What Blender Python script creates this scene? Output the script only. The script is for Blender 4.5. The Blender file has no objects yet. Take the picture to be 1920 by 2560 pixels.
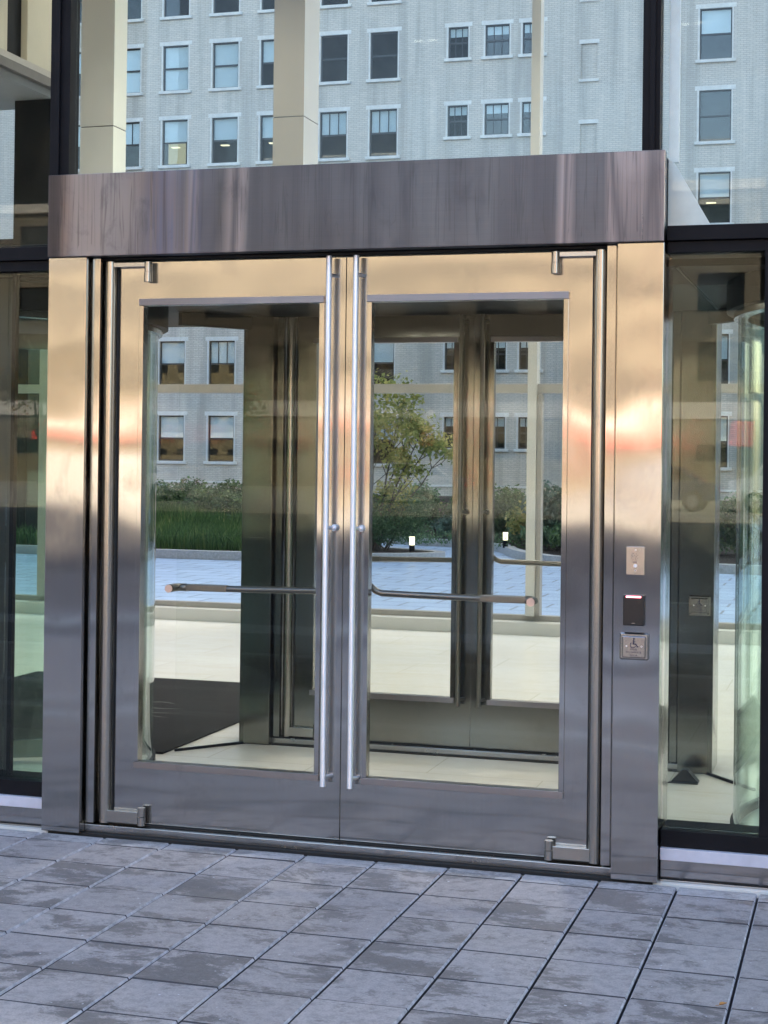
import bpy, bmesh, math, random
from mathutils import Vector, Matrix, noise as mnoise
R = math.radians
random.seed(7)
SC = bpy.context.scene
COL = SC.collection

# ------------------------------------------------------------------ camera
cam_d = bpy.data.cameras.new("camera"); cam = bpy.data.objects.new("camera", cam_d); COL.objects.link(cam)
yaw, pitch, roll = R(16.5947), R(0.28689), R(-0.70450)
fw = Vector((-math.sin(yaw)*math.cos(pitch), math.cos(yaw)*math.cos(pitch), math.sin(pitch)))
rt = Vector((math.cos(yaw), math.sin(yaw), 0)); dn = fw.cross(rt)
c, s = math.cos(roll), math.sin(roll)
rt2 = c*rt + s*dn; dn2 = -s*rt + c*dn
m = Matrix((rt2, -dn2, -fw)).transposed().to_4x4()
m.translation = Vector((3.33082, -6.17246, 1.60005))
cam.matrix_world = m
cam_d.sensor_fit = 'VERTICAL'; cam_d.sensor_height = 36.0
cam_d.lens = 4056.3/2560*36.0
cam_d.shift_x = 0.0
cam_d.shift_y = (1123.1-1280)/2560
cam_d.clip_start = 0.05; cam_d.clip_end = 1000
SC.camera = cam

# ------------------------------------------------------------------ world, sun, exposure
SUN_EL, SUN_AZ = 33.0, 8.0
w = bpy.data.worlds.new("World"); SC.world = w; w.use_nodes = True
nt = w.node_tree; nt.nodes.clear()
sky = nt.nodes.new('ShaderNodeTexSky'); sky.sky_type = 'NISHITA'; sky.sun_disc = False
sky.sun_elevation = R(SUN_EL); sky.sun_rotation = R(SUN_AZ); sky.air_density = 1.0; sky.dust_density = 4.0; sky.ozone_density = 0.4
bg = nt.nodes.new('ShaderNodeBackground'); bg.inputs[1].default_value = 0.15
wo = nt.nodes.new('ShaderNodeOutputWorld')
nt.links.new(sky.outputs[0], bg.inputs[0]); nt.links.new(bg.outputs[0], wo.inputs[0])
sd = bpy.data.lights.new("sun", 'SUN'); sun = bpy.data.objects.new("sun", sd); COL.objects.link(sun)
sd.energy = 2.0; sd.angle = R(0.5); sd.color = (1.0, 0.90, 0.76)
el, az = R(SUN_EL), R(SUN_AZ)
tosun = Vector((math.sin(az)*math.cos(el), math.cos(az)*math.cos(el), math.sin(el)))
sun.rotation_euler = tosun.to_track_quat('Z', 'Y').to_euler(); sun.location = (0, 0, 60)
SC.view_settings.view_transform = 'Standard'; SC.view_settings.look = 'None'
SC.view_settings.exposure = 2.55; SC.view_settings.gamma = 1.0
cy = SC.cycles
cy.use_denoising = True
cy.max_bounces = 10; cy.transparent_max_bounces = 48; cy.glossy_bounces = 5; cy.diffuse_bounces = 4
cy.sample_clamp_indirect = 6.0; cy.caustics_reflective = False; cy.caustics_refractive = False

# ------------------------------------------------------------------ materials
def mat(name):
    m = bpy.data.materials.new(name); m.use_nodes = True
    nt = m.node_tree; nt.nodes.clear()
    out = nt.nodes.new('ShaderNodeOutputMaterial')
    return m, nt, out
def N(nt, t, **k):
    n = nt.nodes.new(t)
    for a, b in k.items():
        if a.startswith('i_'):
            key = a[2:]
            n.inputs[int(key) if key.isdigit() else key.replace('_', ' ')].default_value = b
        else: setattr(n, a, b)
    return n
def L(nt, a, b): nt.links.new(a, b)
def coords(nt, scale=(1, 1, 1), kind='Object', rot=(0, 0, 0), loc=(0, 0, 0)):
    tc = N(nt, 'ShaderNodeTexCoord'); mp = N(nt, 'ShaderNodeMapping')
    mp.inputs['Scale'].default_value = scale; mp.inputs['Rotation'].default_value = rot; mp.inputs['Location'].default_value = loc
    L(nt, tc.outputs[kind], mp.inputs[0]); return mp.outputs[0]
def noise(nt, vec, scale=5, detail=4, rough=0.6, dist=0.0):
    n = N(nt, 'ShaderNodeTexNoise'); n.inputs['Scale'].default_value = scale; n.inputs['Detail'].default_value = detail
    n.inputs['Roughness'].default_value = rough; n.inputs['Distortion'].default_value = dist
    L(nt, vec, n.inputs['Vector']); return n.outputs['Fac']
def ramp(nt, fac, stops):
    r = N(nt, 'ShaderNodeValToRGB'); e = r.color_ramp.elements
    while len(e) > 1: e.remove(e[0])
    e[0].position = stops[0][0]; cc = stops[0][1]; e[0].color = (cc, cc, cc, 1) if not hasattr(cc, '__len__') else tuple(cc)+(1,)
    for p, cc in stops[1:]:
        x = e.new(p); x.color = (cc, cc, cc, 1) if not hasattr(cc, '__len__') else tuple(cc)+(1,)
    L(nt, fac, r.inputs[0]); return r.outputs[0]
def mix(nt, fac, a, b, mode='MIX'):
    n = N(nt, 'ShaderNodeMix', data_type='RGBA', blend_type=mode)
    for sock, v in ((n.inputs[0], fac), (n.inputs[6], a), (n.inputs[7], b)):
        if hasattr(v, 'is_output'): L(nt, v, sock)
        elif hasattr(v, '__len__'): sock.default_value = tuple(v)+(1,) if len(v) == 3 else v
        else: sock.default_value = v
    return n.outputs[2]
def bump(nt, h, strength=0.2, dist=0.01):
    b = N(nt, 'ShaderNodeBump'); b.inputs['Strength'].default_value = strength; b.inputs['Distance'].default_value = dist
    L(nt, h, b.inputs['Height']); return b.outputs[0]

def plain(name, col, rough=0.6, metal=0.0, var=0.12, vs=8.0, spec=0.5, bmp=0.0):
    m, nt, out = mat(name)
    p = N(nt, 'ShaderNodeBsdfPrincipled', i_Roughness=rough, i_Metallic=metal)
    p.inputs['Specular IOR Level'].default_value = spec
    n = noise(nt, coords(nt), vs, 5)
    cc = ramp(nt, n, [(0.3, [x*(1-var) for x in col]), (0.7, [min(1, x*(1+var)) for x in col])])
    L(nt, cc, p.inputs['Base Color'])
    if bmp: L(nt, bump(nt, noise(nt, coords(nt), vs*8, 6), bmp, 0.01), p.inputs['Normal'])
    L(nt, p.outputs[0], out.inputs[0]); return m

def steel(name, col, rough, grain='V', aniso=0.75, stain=False, wave=0.0015, fc=0.06):
    """brushed stainless: fine brush marks plus the slight oil-canning of sheet metal"""
    m, nt, out = mat(name)
    p = N(nt, 'ShaderNodeBsdfPrincipled', i_Metallic=1.0)
    p.inputs['Anisotropic'].default_value = aniso
    t = N(nt, 'ShaderNodeCombineXYZ')
    t.inputs[0].default_value = 1.0 if grain == 'V' else 0.0
    t.inputs[2].default_value = 0.0 if grain == 'V' else 1.0
    if aniso > 0: L(nt, t.outputs[0], p.inputs['Tangent'])
    sc = (260, 260, 3.0) if grain == 'V' else (2.0, 260, 260)
    fine = noise(nt, coords(nt, sc), 1.0, 3, 0.7)
    blot = noise(nt, coords(nt), 2.6, 5, 0.6)
    cc = ramp(nt, fine, [(0.25, [x*(1-fc) for x in col]), (0.75, [min(1, x*(1+fc)) for x in col])])
    cc = mix(nt, ramp(nt, blot, [(0.35, 0.0), (0.75, 0.35)]), cc, [x*0.80 for x in col])
    rr = N(nt, 'ShaderNodeMath', operation='MULTIPLY_ADD'); L(nt, blot, rr.inputs[0]); rr.inputs[1].default_value = 0.05; rr.inputs[2].default_value = rough-0.025
    if stain:
        # rain tracks plus painted highlights: dirty and pale vertical streaks of different width, hanging from the top edge, with thin mineral lines
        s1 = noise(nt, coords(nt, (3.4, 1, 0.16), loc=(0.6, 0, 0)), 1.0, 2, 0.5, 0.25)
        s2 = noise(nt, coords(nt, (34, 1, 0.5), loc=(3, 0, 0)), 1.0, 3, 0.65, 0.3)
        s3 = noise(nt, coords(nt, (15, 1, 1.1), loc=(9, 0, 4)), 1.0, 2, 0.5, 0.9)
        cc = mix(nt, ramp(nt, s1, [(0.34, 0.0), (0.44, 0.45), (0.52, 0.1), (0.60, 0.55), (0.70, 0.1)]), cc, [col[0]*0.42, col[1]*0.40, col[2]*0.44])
        cc = mix(nt, ramp(nt, s1, [(0.50, 0.0), (0.56, 0.75), (0.585, 0.15), (0.61, 0.6), (0.68, 0.0)]), cc, [min(1, col[0]*2.5), min(1, col[1]*2.2), min(1, col[2]*2.05)])  # broad pale streaks: soft highlights painted into the base colour
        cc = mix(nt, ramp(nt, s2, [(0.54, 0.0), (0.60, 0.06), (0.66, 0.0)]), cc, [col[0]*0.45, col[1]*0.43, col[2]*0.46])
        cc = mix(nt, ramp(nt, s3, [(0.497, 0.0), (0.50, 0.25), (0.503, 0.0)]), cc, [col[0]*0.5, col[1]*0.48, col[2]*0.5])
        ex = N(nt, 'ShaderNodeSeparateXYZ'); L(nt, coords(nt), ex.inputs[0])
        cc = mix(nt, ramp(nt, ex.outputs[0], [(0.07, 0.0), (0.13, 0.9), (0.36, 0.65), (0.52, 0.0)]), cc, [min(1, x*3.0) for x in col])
        # drips running down from the top edge, each of its own length
        dr = noise(nt, coords(nt, (24, 1, 0.45), loc=(1, 0, 2)), 1.0, 3, 0.6, 0.35)
        zz = N(nt, 'ShaderNodeMath', operation='MULTIPLY_ADD'); L(nt, ex.outputs[2], zz.inputs[0]); zz.inputs[1].default_value = 2.9; zz.inputs[2].default_value = -7.05
        z2 = N(nt, 'ShaderNodeMath', operation='MULTIPLY_ADD'); L(nt, noise(nt, coords(nt, (22, 1, 0.01)), 1.0, 2, 0.6), z2.inputs[0]); z2.inputs[1].default_value = 1.9; L(nt, zz.outputs[0], z2.inputs[2])
        dm = mix(nt, 1.0, ramp(nt, dr, [(0.475, 0.0), (0.495, 0.4), (0.50, 0.4), (0.515, 0.0)]), ramp(nt, z2.outputs[0], [(0.98, 0.0), (1.0, 1.0)]), 'MULTIPLY')
        cc = mix(nt, dm, cc, [x*0.5 for x in col])
        # blue tint painted over one stretch of the sheet
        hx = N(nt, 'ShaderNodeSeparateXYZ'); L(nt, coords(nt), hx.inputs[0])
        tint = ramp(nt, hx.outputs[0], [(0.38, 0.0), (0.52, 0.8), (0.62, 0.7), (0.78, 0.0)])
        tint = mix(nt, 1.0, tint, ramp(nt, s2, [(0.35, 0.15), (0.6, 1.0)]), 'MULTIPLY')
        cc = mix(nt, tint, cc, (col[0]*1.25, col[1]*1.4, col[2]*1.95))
        r2 = N(nt, 'ShaderNodeMath', operation='MULTIPLY_ADD'); L(nt, s2, r2.inputs[0]); r2.inputs[1].default_value = 0.10; L(nt, rr.outputs[0], r2.inputs[2])
        rr = r2
    sm = noise(nt, coords(nt, (1, 1, 0.6), loc=(2, 5, 1)), 5.5, 7, 0.7, 0.5)
    cc = mix(nt, ramp(nt, sm, [(0.57, 0.0), (0.68, 0.30)]), cc, [x*0.62 for x in col])
    r9 = N(nt, 'ShaderNodeMath', operation='MULTIPLY_ADD'); L(nt, ramp(nt, sm, [(0.50, 0.0), (0.66, 1.0)]), r9.inputs[0]); r9.inputs[1].default_value = 0.05; L(nt, rr.outputs[0], r9.inputs[2]); rr = r9
    L(nt, cc, p.inputs['Base Color']); L(nt, rr.outputs[0], p.inputs['Roughness'])
    wv = noise(nt, coords(nt, (1.2, 1.2, 1.6)), 1.3, 1, 0.4)
    b1 = N(nt, 'ShaderNodeBump'); b1.inputs['Strength'].default_value = 1.0; b1.inputs['Distance'].default_value = wave*4; L(nt, wv, b1.inputs['Height'])
    b2 = N(nt, 'ShaderNodeBump'); b2.inputs['Strength'].default_value = 0.03 if fc > 0.05 else 0.0; b2.inputs['Distance'].default_value = 0.001; L(nt, fine, b2.inputs['Height']); L(nt, b1.outputs[0], b2.inputs['Normal'])
    L(nt, b2.outputs[0], p.inputs['Normal'])
    L(nt, p.outputs[0], out.inputs[0]); return m

def glass(name, tint=(0.90, 0.955, 0.93), base=0.045, rough=0.0, wave=0.0):
    """thin architectural pane: clear, with a mirror layer that grows at grazing angles"""
    m, nt, out = mat(name)
    tr = N(nt, 'ShaderNodeBsdfTransparent'); tr.inputs[0].default_value = tuple(tint)+(1,)
    gl = N(nt, 'ShaderNodeBsdfGlossy'); gl.inputs['Roughness'].default_value = rough; gl.inputs['Color'].default_value = (0.95, 0.98, 1, 1)
    lw = N(nt, 'ShaderNodeLayerWeight'); lw.inputs[0].default_value = 0.5
    pw = N(nt, 'ShaderNodeMath', operation='POWER'); L(nt, lw.outputs['Facing'], pw.inputs[0]); pw.inputs[1].default_value = 5.0
    ma = N(nt, 'ShaderNodeMath', operation='MULTIPLY_ADD'); L(nt, pw.outputs[0], ma.inputs[0]); ma.inputs[1].default_value = 1-base; ma.inputs[2].default_value = base
    if wave:
        bn = bump(nt, noise(nt, coords(nt), 1.1, 2, 0.4), 1.0, wave); L(nt, bn, gl.inputs['Normal'])
    mx = N(nt, 'ShaderNodeMixShader'); L(nt, ma.outputs[0], mx.inputs[0]); L(nt, tr.outputs[0], mx.inputs[1]); L(nt, gl.outputs[0], mx.inputs[2])
    L(nt, mx.outputs[0], out.inputs[0]); return m

def emis(name, col, st):
    m, nt, out = mat(name)
    e = N(nt, 'ShaderNodeEmission'); e.inputs[0].default_value = tuple(col)+(1,); e.inputs[1].default_value = st
    L(nt, e.outputs[0], out.inputs[0]); return m

def brick(name, c1, c2, mortar, scale=1.0, bw=0.24, rh=0.078, stain=(0.30, 0.32, 0.33)):
    m, nt, out = mat(name)
    p = N(nt, 'ShaderNodeBsdfPrincipled', i_Roughness=0.75)
    tc = N(nt, 'ShaderNodeTexCoord'); sx = N(nt, 'ShaderNodeSeparateXYZ'); L(nt, tc.outputs['Object'], sx.inputs[0])
    ad = N(nt, 'ShaderNodeMath', operation='ADD'); L(nt, sx.outputs[0], ad.inputs[0]); L(nt, sx.outputs[1], ad.inputs[1])
    cb = N(nt, 'ShaderNodeCombineXYZ'); L(nt, ad.outputs[0], cb.inputs[0]); L(nt, sx.outputs[2], cb.inputs[1])
    b = N(nt, 'ShaderNodeTexBrick'); L(nt, cb.outputs[0], b.inputs['Vector'])
    b.inputs['Color1'].default_value = tuple(c1)+(1,); b.inputs['Color2'].default_value = tuple(c2)+(1,); b.inputs['Mortar'].default_value = tuple(mortar)+(1,)
    b.inputs['Scale'].default_value = scale; b.inputs['Brick Width'].default_value = bw; b.inputs['Row Height'].default_value = rh
    b.inputs['Mortar Size'].default_value = 0.012; b.inputs['Mortar Smooth'].default_value = 0.3; b.inputs['Bias'].default_value = 0.0
    n1 = noise(nt, coords(nt, (0.25, 0.25, 0.12)), 1.5, 6, 0.65)
    n2 = noise(nt, coords(nt, (1.6, 1.6, 0.10)), 1.0, 4, 0.6)
    n3 = noise(nt, coords(nt, (1.2, 1.2, 5.0)), 2.0, 5, 0.7)
    cc = mix(nt, ramp(nt, n1, [(0.4, 0.0), (0.7, 0.45)]), b.outputs[0], stain)
    cc = mix(nt, ramp(nt, n2, [(0.48, 0.0), (0.64, 0.55)]), cc, [x*0.66 for x in stain])
    cc = mix(nt, ramp(nt, n2, [(0.30, 0.30), (0.40, 0.0)]), cc, [min(1, x*1.25) for x in c1])
    cc = mix(nt, 0.35, cc, ramp(nt, n3, [(0.3, 0.55), (0.7, 1.0)]), 'MULTIPLY')
    L(nt, cc, p.inputs['Base Color']); L(nt, p.outputs[0], out.inputs[0])
    return m

M = {}
M['steel'] = steel('brushed_steel_vertical_grain', (0.405, 0.388, 0.372), 0.12, 'V', 0.96, wave=0.0018)
M['steel_h'] = steel('stained_highlighted_header_steel', (0.122, 0.110, 0.106), 0.25, 'H', 0.88, stain=True, wave=0.003)
M['steel_bead'] = steel('brushed_steel_horizontal_grain', (0.23, 0.21, 0.21), 0.30, 'H', 0.85)
M['steel_tube'] = steel('satin_steel_tube', (0.40, 0.375, 0.34), 0.20, 'V', 0.0, wave=0.0)
M['polished'] = steel('polished_steel', (0.93, 0.92, 0.94), 0.40, 'H', 0.85, wave=0.0, fc=0.01)
M['dull'] = steel('dull_steel', (0.24, 0.22, 0.20), 0.30, 'V', 0.0, wave=0.0)
M['plate'] = steel('plate_steel', (0.40, 0.385, 0.37), 0.24, 'V', 0.5, fc=0.05)
M['copper'] = plain('worn_copper_cap', (0.62, 0.46, 0.39), 0.35, 0.7)
M['black_metal'] = plain('black_anodised_metal', (0.008, 0.008, 0.010), 0.55, 0.0, 0.2, 8, 0.12)
M['black'] = plain('black_plastic', (0.008, 0.008, 0.009), 0.3)
M['rubber'] = plain('black_rubber_gasket', (0.01, 0.01, 0.01), 0.7)
M['ink'] = plain('dark_blue_engraving', (0.02, 0.018, 0.05), 0.5)
M['white_metal'] = plain('white_painted_metal', (0.93, 0.93, 0.93), 0.4)
M['grey_sill'] = plain('pale_grey_sill', (0.55, 0.55, 0.62), 0.4)
M['cream'] = plain('cream_painted_metal', (0.82, 0.80, 0.66), 0.45, 0, 0.05, 1.0)
M['beige'] = plain('beige_column_cladding', (0.33, 0.30, 0.255), 0.45, 0, 0.06, 0.8)
M['beige_pale'] = plain('pale_beige_cladding', (0.56, 0.54, 0.49), 0.45, 0, 0.05, 0.7)
M['mullion'] = plain('warm_grey_mullion', (0.36, 0.33, 0.29), 0.4, 0, 0.06)
M['ceiling'] = plain('painted_ceiling', (0.52, 0.55, 0.55), 0.8, 0, 0.04)
M['dark_stone'] = plain('dark_stone_wall', (0.016, 0.016, 0.015), 0.7, 0, 0.35, 1.2, 0.2)
M['canopy'] = plain('dark_metal_canopy', (0.014, 0.015, 0.017), 0.6, 0.0, 0.2, 1.0, 0.10)
M['steel_in'] = steel('shaded_inner_steel_vertical_grain', (0.23, 0.225, 0.20), 0.15, 'V', 0.96, wave=0.0018, fc=0.02)  # steel darkened: the dimness behind the front glass is put into its colour
M['shaded_steel_h'] = steel('shaded_inner_header_steel', (0.12, 0.12, 0.11), 0.30, 'V', 0.8)  # inner header, darkened in its base colour the same way
M['soffit'] = plain('grey_painted_soffit', (0.17, 0.18, 0.18), 0.8, 0, 0.05)
M['edge'] = plain('bronze_edge_trim', (0.11, 0.10, 0.09), 0.5)
M['panel'] = plain('sand_coloured_panel', (0.46, 0.42, 0.32), 0.5, 0, 0.12, 0.9)
M['post_grey'] = plain('dark_grey_post_paint', (0.035, 0.038, 0.036), 0.5, 0, 0.1, 2, 0.3)
M['mat'] = plain('black_entrance_carpet', (0.011, 0.011, 0.012), 0.9, 0, 0.5, 60, 0.2, 0.6)
M['emblem'] = plain('faded_pale_carpet_emblem', (0.10, 0.10, 0.10), 0.9, 0, 0.5, 30, 0.2)
M['granite'] = plain('pale_granite_kerb', (0.42, 0.42, 0.42), 0.6, 0, 0.2, 25, 0.5, 0.2)
M['soil'] = plain('dark_mulch', (0.035, 0.026, 0.022), 0.95, 0, 0.6, 22, 0.2, 1.0)
M['asphalt'] = plain('asphalt', (0.055, 0.055, 0.06), 0.85, 0, 0.25, 3, 0.4, 0.3)
M['concrete'] = plain('pale_concrete', (0.66, 0.60, 0.48), 0.8, 0, 0.15, 0.7)
M['roadpaint'] = plain('white_road_paint', (0.75, 0.74, 0.70), 0.6)
M['glass'] = glass('clear_glass', (0.95, 0.975, 0.96), 0.012, 0.0, 0.0004)
M['glass_door'] = glass('grey_tinted_door_glass', (0.915, 0.93, 0.92), 0.008, 0.0, 0.0003)
M['glass_bay'] = glass('dark_bay_glass', (0.88, 0.92, 0.90), 0.016, 0.0, 0.0003)
M['glass_far'] = glass('clear_glass_far', (0.985, 0.99, 0.985), 0.005)
M['glass_green'] = glass('greenish_curved_glass', (0.88, 0.945, 0.91), 0.03)
M['window'] = glass('old_window_glass', (0.88, 0.91, 0.91), 0.028, 0.0, 0.0)
M['carglass'] = plain('car_glass', (0.02, 0.025, 0.03), 0.05)
M['brick'] = brick('grey_painted_brick', (0.68, 0.61, 0.515), (0.60, 0.545, 0.465), (0.43, 0.405, 0.355), stain=(0.52, 0.49, 0.425))
M['orange_brick'] = brick('orange_brick', (0.52, 0.30, 0.17), (0.46, 0.27, 0.16), (0.42, 0.34, 0.26), stain=(0.40, 0.26, 0.17))
M['lime'] = plain('pale_window_stone', (0.64, 0.62, 0.57), 0.7, 0, 0.12, 3)
M['sash'] = plain('dark_sash_paint', (0.022, 0.024, 0.026), 0.5)
M['blind'] = plain('pale_window_blind', (0.72, 0.78, 0.80), 0.8, 0, 0.10, 1.2)
M['room'] = plain('dark_room', (0.035, 0.037, 0.036), 0.9, 0, 0.8, 0.9)
M['litroom'] = emis('lit_office_wall', (0.95, 0.90, 0.60), 0.085)
M['litlamp'] = emis('lit_office_lamp', (1.0, 0.90, 0.60), 0.30)
M['downlight'] = emis('downlight_lens', (1.0, 0.95, 0.82), 5.0)
M['lantern'] = emis('path_lantern_glow', (1.0, 0.90, 0.62), 0.7)
M['led'] = emis('red_reader_led', (1.0, 0.22, 0.30), 2.2)
M['tan'] = plain('tan_render', (0.235, 0.205, 0.15), 0.8, 0, 0.1, 0.1)
M['ochre'] = plain('ochre_render', (0.27, 0.22, 0.13), 0.8, 0, 0.12, 0.1)
M['white_band'] = plain('white_fascia', (0.72, 0.69, 0.63), 0.7)
M['red'] = plain('red_awning', (0.80, 0.05, 0.04), 0.7, 0, 0.1, 1)
M['car_white'] = plain('white_car_paint', (0.85, 0.85, 0.85), 0.25)
M['car_blue'] = plain('dark_blue_car_paint', (0.02, 0.04, 0.11), 0.2)
M['car_silver'] = plain('silver_car_paint', (0.55, 0.56, 0.58), 0.25, 0.5)
M['tyre'] = plain('tyre_rubber', (0.015, 0.015, 0.015), 0.8)
M['dry_leaf'] = plain('dry_orange_leaf', (0.55, 0.25, 0.07), 0.7, 0, 0.3, 40)
M['bark'] = plain('thin_dark_bark', (0.075, 0.06, 0.05), 0.9, 0, 0.3, 20)

def leafmat(name, cols, tr=0.25):
    m, nt, out = mat(name)
    p = N(nt, 'ShaderNodeBsdfPrincipled', i_Roughness=0.6); p.inputs['Specular IOR Level'].default_value = 0.25
    at = N(nt, 'ShaderNodeAttribute'); at.attribute_name = 'tone'
    L(nt, ramp(nt, at.outputs['Fac'], cols), p.inputs['Base Color'])
    tl = N(nt, 'ShaderNodeBsdfTranslucent'); L(nt, ramp(nt, at.outputs['Fac'], cols), tl.inputs[0])
    mx = N(nt, 'ShaderNodeMixShader'); mx.inputs[0].default_value = tr; L(nt, p.outputs[0], mx.inputs[1]); L(nt, tl.outputs[0], mx.inputs[2])
    L(nt, mx.outputs[0], out.inputs[0]); return m
M['leaf_dark'] = leafmat('dark_green_leaves', [(0, (0.030, 0.065, 0.025)), (0.6, (0.075, 0.14, 0.045)), (1, (0.17, 0.25, 0.09))])
M['leaf_mid'] = leafmat('mid_green_leaves', [(0, (0.04, 0.09, 0.04)), (0.6, (0.10, 0.18, 0.08)), (1, (0.22, 0.31, 0.16))])
M['leaf_blue'] = leafmat('blue_green_leaves', [(0, (0.045, 0.09, 0.065)), (0.6, (0.10, 0.17, 0.13)), (1, (0.24, 0.33, 0.27))])
M['leaf_yellow'] = leafmat('yellowing_leaves', [(0, (0.12, 0.17, 0.04)), (0.5, (0.34, 0.35, 0.10)), (1, (0.62, 0.50, 0.18))])
M['leaf_gold'] = leafmat('golden_leaves', [(0, (0.12, 0.09, 0.02)), (1, (0.30, 0.22, 0.06))])
M['grass'] = leafmat('grass_blades', [(0, (0.035, 0.085, 0.025)), (0.6, (0.09, 0.18, 0.05)), (1, (0.26, 0.30, 0.11))])

def paver_mat(name, lo, hi, wet=0.5, far=False):
    m, nt, out = mat(name)
    p = N(nt, 'ShaderNodeBsdfPrincipled')
    at = N(nt, 'ShaderNodeAttribute'); at.attribute_name = 'tone'
    tone = ramp(nt, at.outputs['Fac'], [(0, lo), (1, hi)])
    v = coords(nt)
    n1 = noise(nt, coords(nt, (1, 1.5, 1)), 3.6, 14, 0.80, 0.3); n2 = noise(nt, v, 150, 3, 0.7); n3 = noise(nt, v, 24, 8, 0.75); n4 = noise(nt, coords(nt, loc=(7, 3, 0)), 55, 1, 0.4)
    at2 = N(nt, 'ShaderNodeAttribute'); at2.attribute_name = 'damp'
    dm = N(nt, 'ShaderNodeMath', operation='MULTIPLY_ADD'); L(nt, at2.outputs['Fac'], dm.inputs[0]); dm.inputs[1].default_value = 0.075; L(nt, n1, dm.inputs[2])
    cc = mix(nt, ramp(nt, dm.outputs[0], [(0.515, 0.0), (0.575, 0.80)]), tone, [x*0.27 for x in lo])
    cc = mix(nt, ramp(nt, n3, [(0.40, 0.55), (0.55, 0.0)]), cc, [x*0.62 for x in lo])
    cc = mix(nt, ramp(nt, n3, [(0.60, 0.0), (0.80, 0.45)]), cc, [min(1, x*1.35) for x in hi])
    cc = mix(nt, 0.45, cc, ramp(nt, n2, [(0.3, 0.35), (0.7, 1.0)]), 'MULTIPLY')
    cc = mix(nt, ramp(nt, n4, [(0.775, 0.0), (0.79, 0.9)]), cc, (0.75, 0.75, 0.78))
    sy = N(nt, 'ShaderNodeSeparateXYZ'); L(nt, v, sy.inputs[0])
    dd = N(nt, 'ShaderNodeMath', operation='MULTIPLY_ADD'); L(nt, n3, dd.inputs[0]); dd.inputs[1].default_value = 0.06; L(nt, sy.outputs[1], dd.inputs[2])
    d2 = N(nt, 'ShaderNodeMath', operation='ADD'); L(nt, dd.outputs[0], d2.inputs[0]); d2.inputs[1].default_value = 0.5
    cc = mix(nt, ramp(nt, d2.outputs[0], [(0.505, 0.0), (0.53, 0.8)]), cc, (0.10, 0.09, 0.085))   # dirt gathered along the foot of the facade
    L(nt, cc, p.inputs['Base Color'])
    L(nt, ramp(nt, n1, [(0.35, 0.62), (0.7, 0.42)]), p.inputs['Roughness'])
    ad = mix(nt, 0.5, n2, n3)
    L(nt, bump(nt, ad, 0.35, 0.004), p.inputs['Normal'])
    L(nt, p.outputs[0], out.inputs[0]); return m
M['paver'] = paver_mat('grey_concrete_pavers', (0.47, 0.410, 0.395), (0.57, 0.500, 0.480))
M['paver_edge'] = paver_mat('pale_grey_edge_pavers', (0.54, 0.50, 0.49), (0.64, 0.59, 0.58))
M['outer'] = plain('dark_grey_paving', (0.11, 0.10, 0.105), 0.6, 0, 0.3, 4, 0.4)
M['paver_rim'] = plain('worn_pale_paver_rim', (0.50, 0.47, 0.48), 0.8, 0, 0.35, 30, 0.3)
M['joint'] = plain('dark_joint_sand', (0.075, 0.07, 0.075), 0.95)
M['band'] = plain('pale_granite_band', (0.72, 0.71, 0.70), 0.6, 0, 0.1, 30)

def courtyard_mat():
    m, nt, out = mat('blue_grey_courtyard_paving')
    p = N(nt, 'ShaderNodeBsdfPrincipled'); p.inputs['Specular IOR Level'].default_value = 0.8
    b = N(nt, 'ShaderNodeTexBrick'); L(nt, coords(nt), b.inputs['Vector'])
    b.inputs['Color1'].default_value = (0.32, 0.44, 0.62, 1); b.inputs['Color2'].default_value = (0.42, 0.56, 0.76, 1); b.inputs['Mortar'].default_value = (0.14, 0.16, 0.20, 1)
    b.inputs['Scale'].default_value = 1.0; b.inputs['Brick Width'].default_value = 0.62; b.inputs['Row Height'].default_value = 0.45; b.inputs['Mortar Size'].default_value = 0.016
    n = noise(nt, coords(nt), 2.0, 5); cc = mix(nt, ramp(nt, n, [(0.4, 0.0), (0.75, 0.4)]), b.outputs[0], (0.30, 0.40, 0.56))
    L(nt, cc, p.inputs['Base Color']); p.inputs['Roughness'].default_value = 0.40
    L(nt, bump(nt, noise(nt, coords(nt), 1.6, 3), 0.6, 0.01), p.inputs['Normal'])
    L(nt, p.outputs[0], out.inputs[0]); return m
M['court'] = courtyard_mat()

def floor_mat():
    m, nt, out = mat('honed_cream_stone_floor')
    p = N(nt, 'ShaderNodeBsdfPrincipled', i_Roughness=0.22); p.inputs['Specular IOR Level'].default_value = 0.5
    b = N(nt, 'ShaderNodeTexBrick'); L(nt, coords(nt), b.inputs['Vector'])
    b.inputs['Color1'].default_value = (0.84, 0.81, 0.75, 1); b.inputs['Color2'].default_value = (0.87, 0.85, 0.80, 1); b.inputs['Mortar'].default_value = (0.68, 0.65, 0.56, 1)
    b.inputs['Scale'].default_value = 1.0; b.inputs['Brick Width'].default_value = 1.2; b.inputs['Row Height'].default_value = 0.6; b.inputs['Mortar Size'].default_value = 0.004
    n = noise(nt, coords(nt, (1, 3, 1)), 2.4, 6, 0.7, 0.6); cc = mix(nt, ramp(nt, n, [(0.45, 0.0), (0.7, 0.5)]), b.outputs[0], (0.76, 0.71, 0.58))
    L(nt, cc, p.inputs['Base Color']); L(nt, p.outputs[0], out.inputs[0]); return m
M['floor'] = floor_mat()

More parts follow.
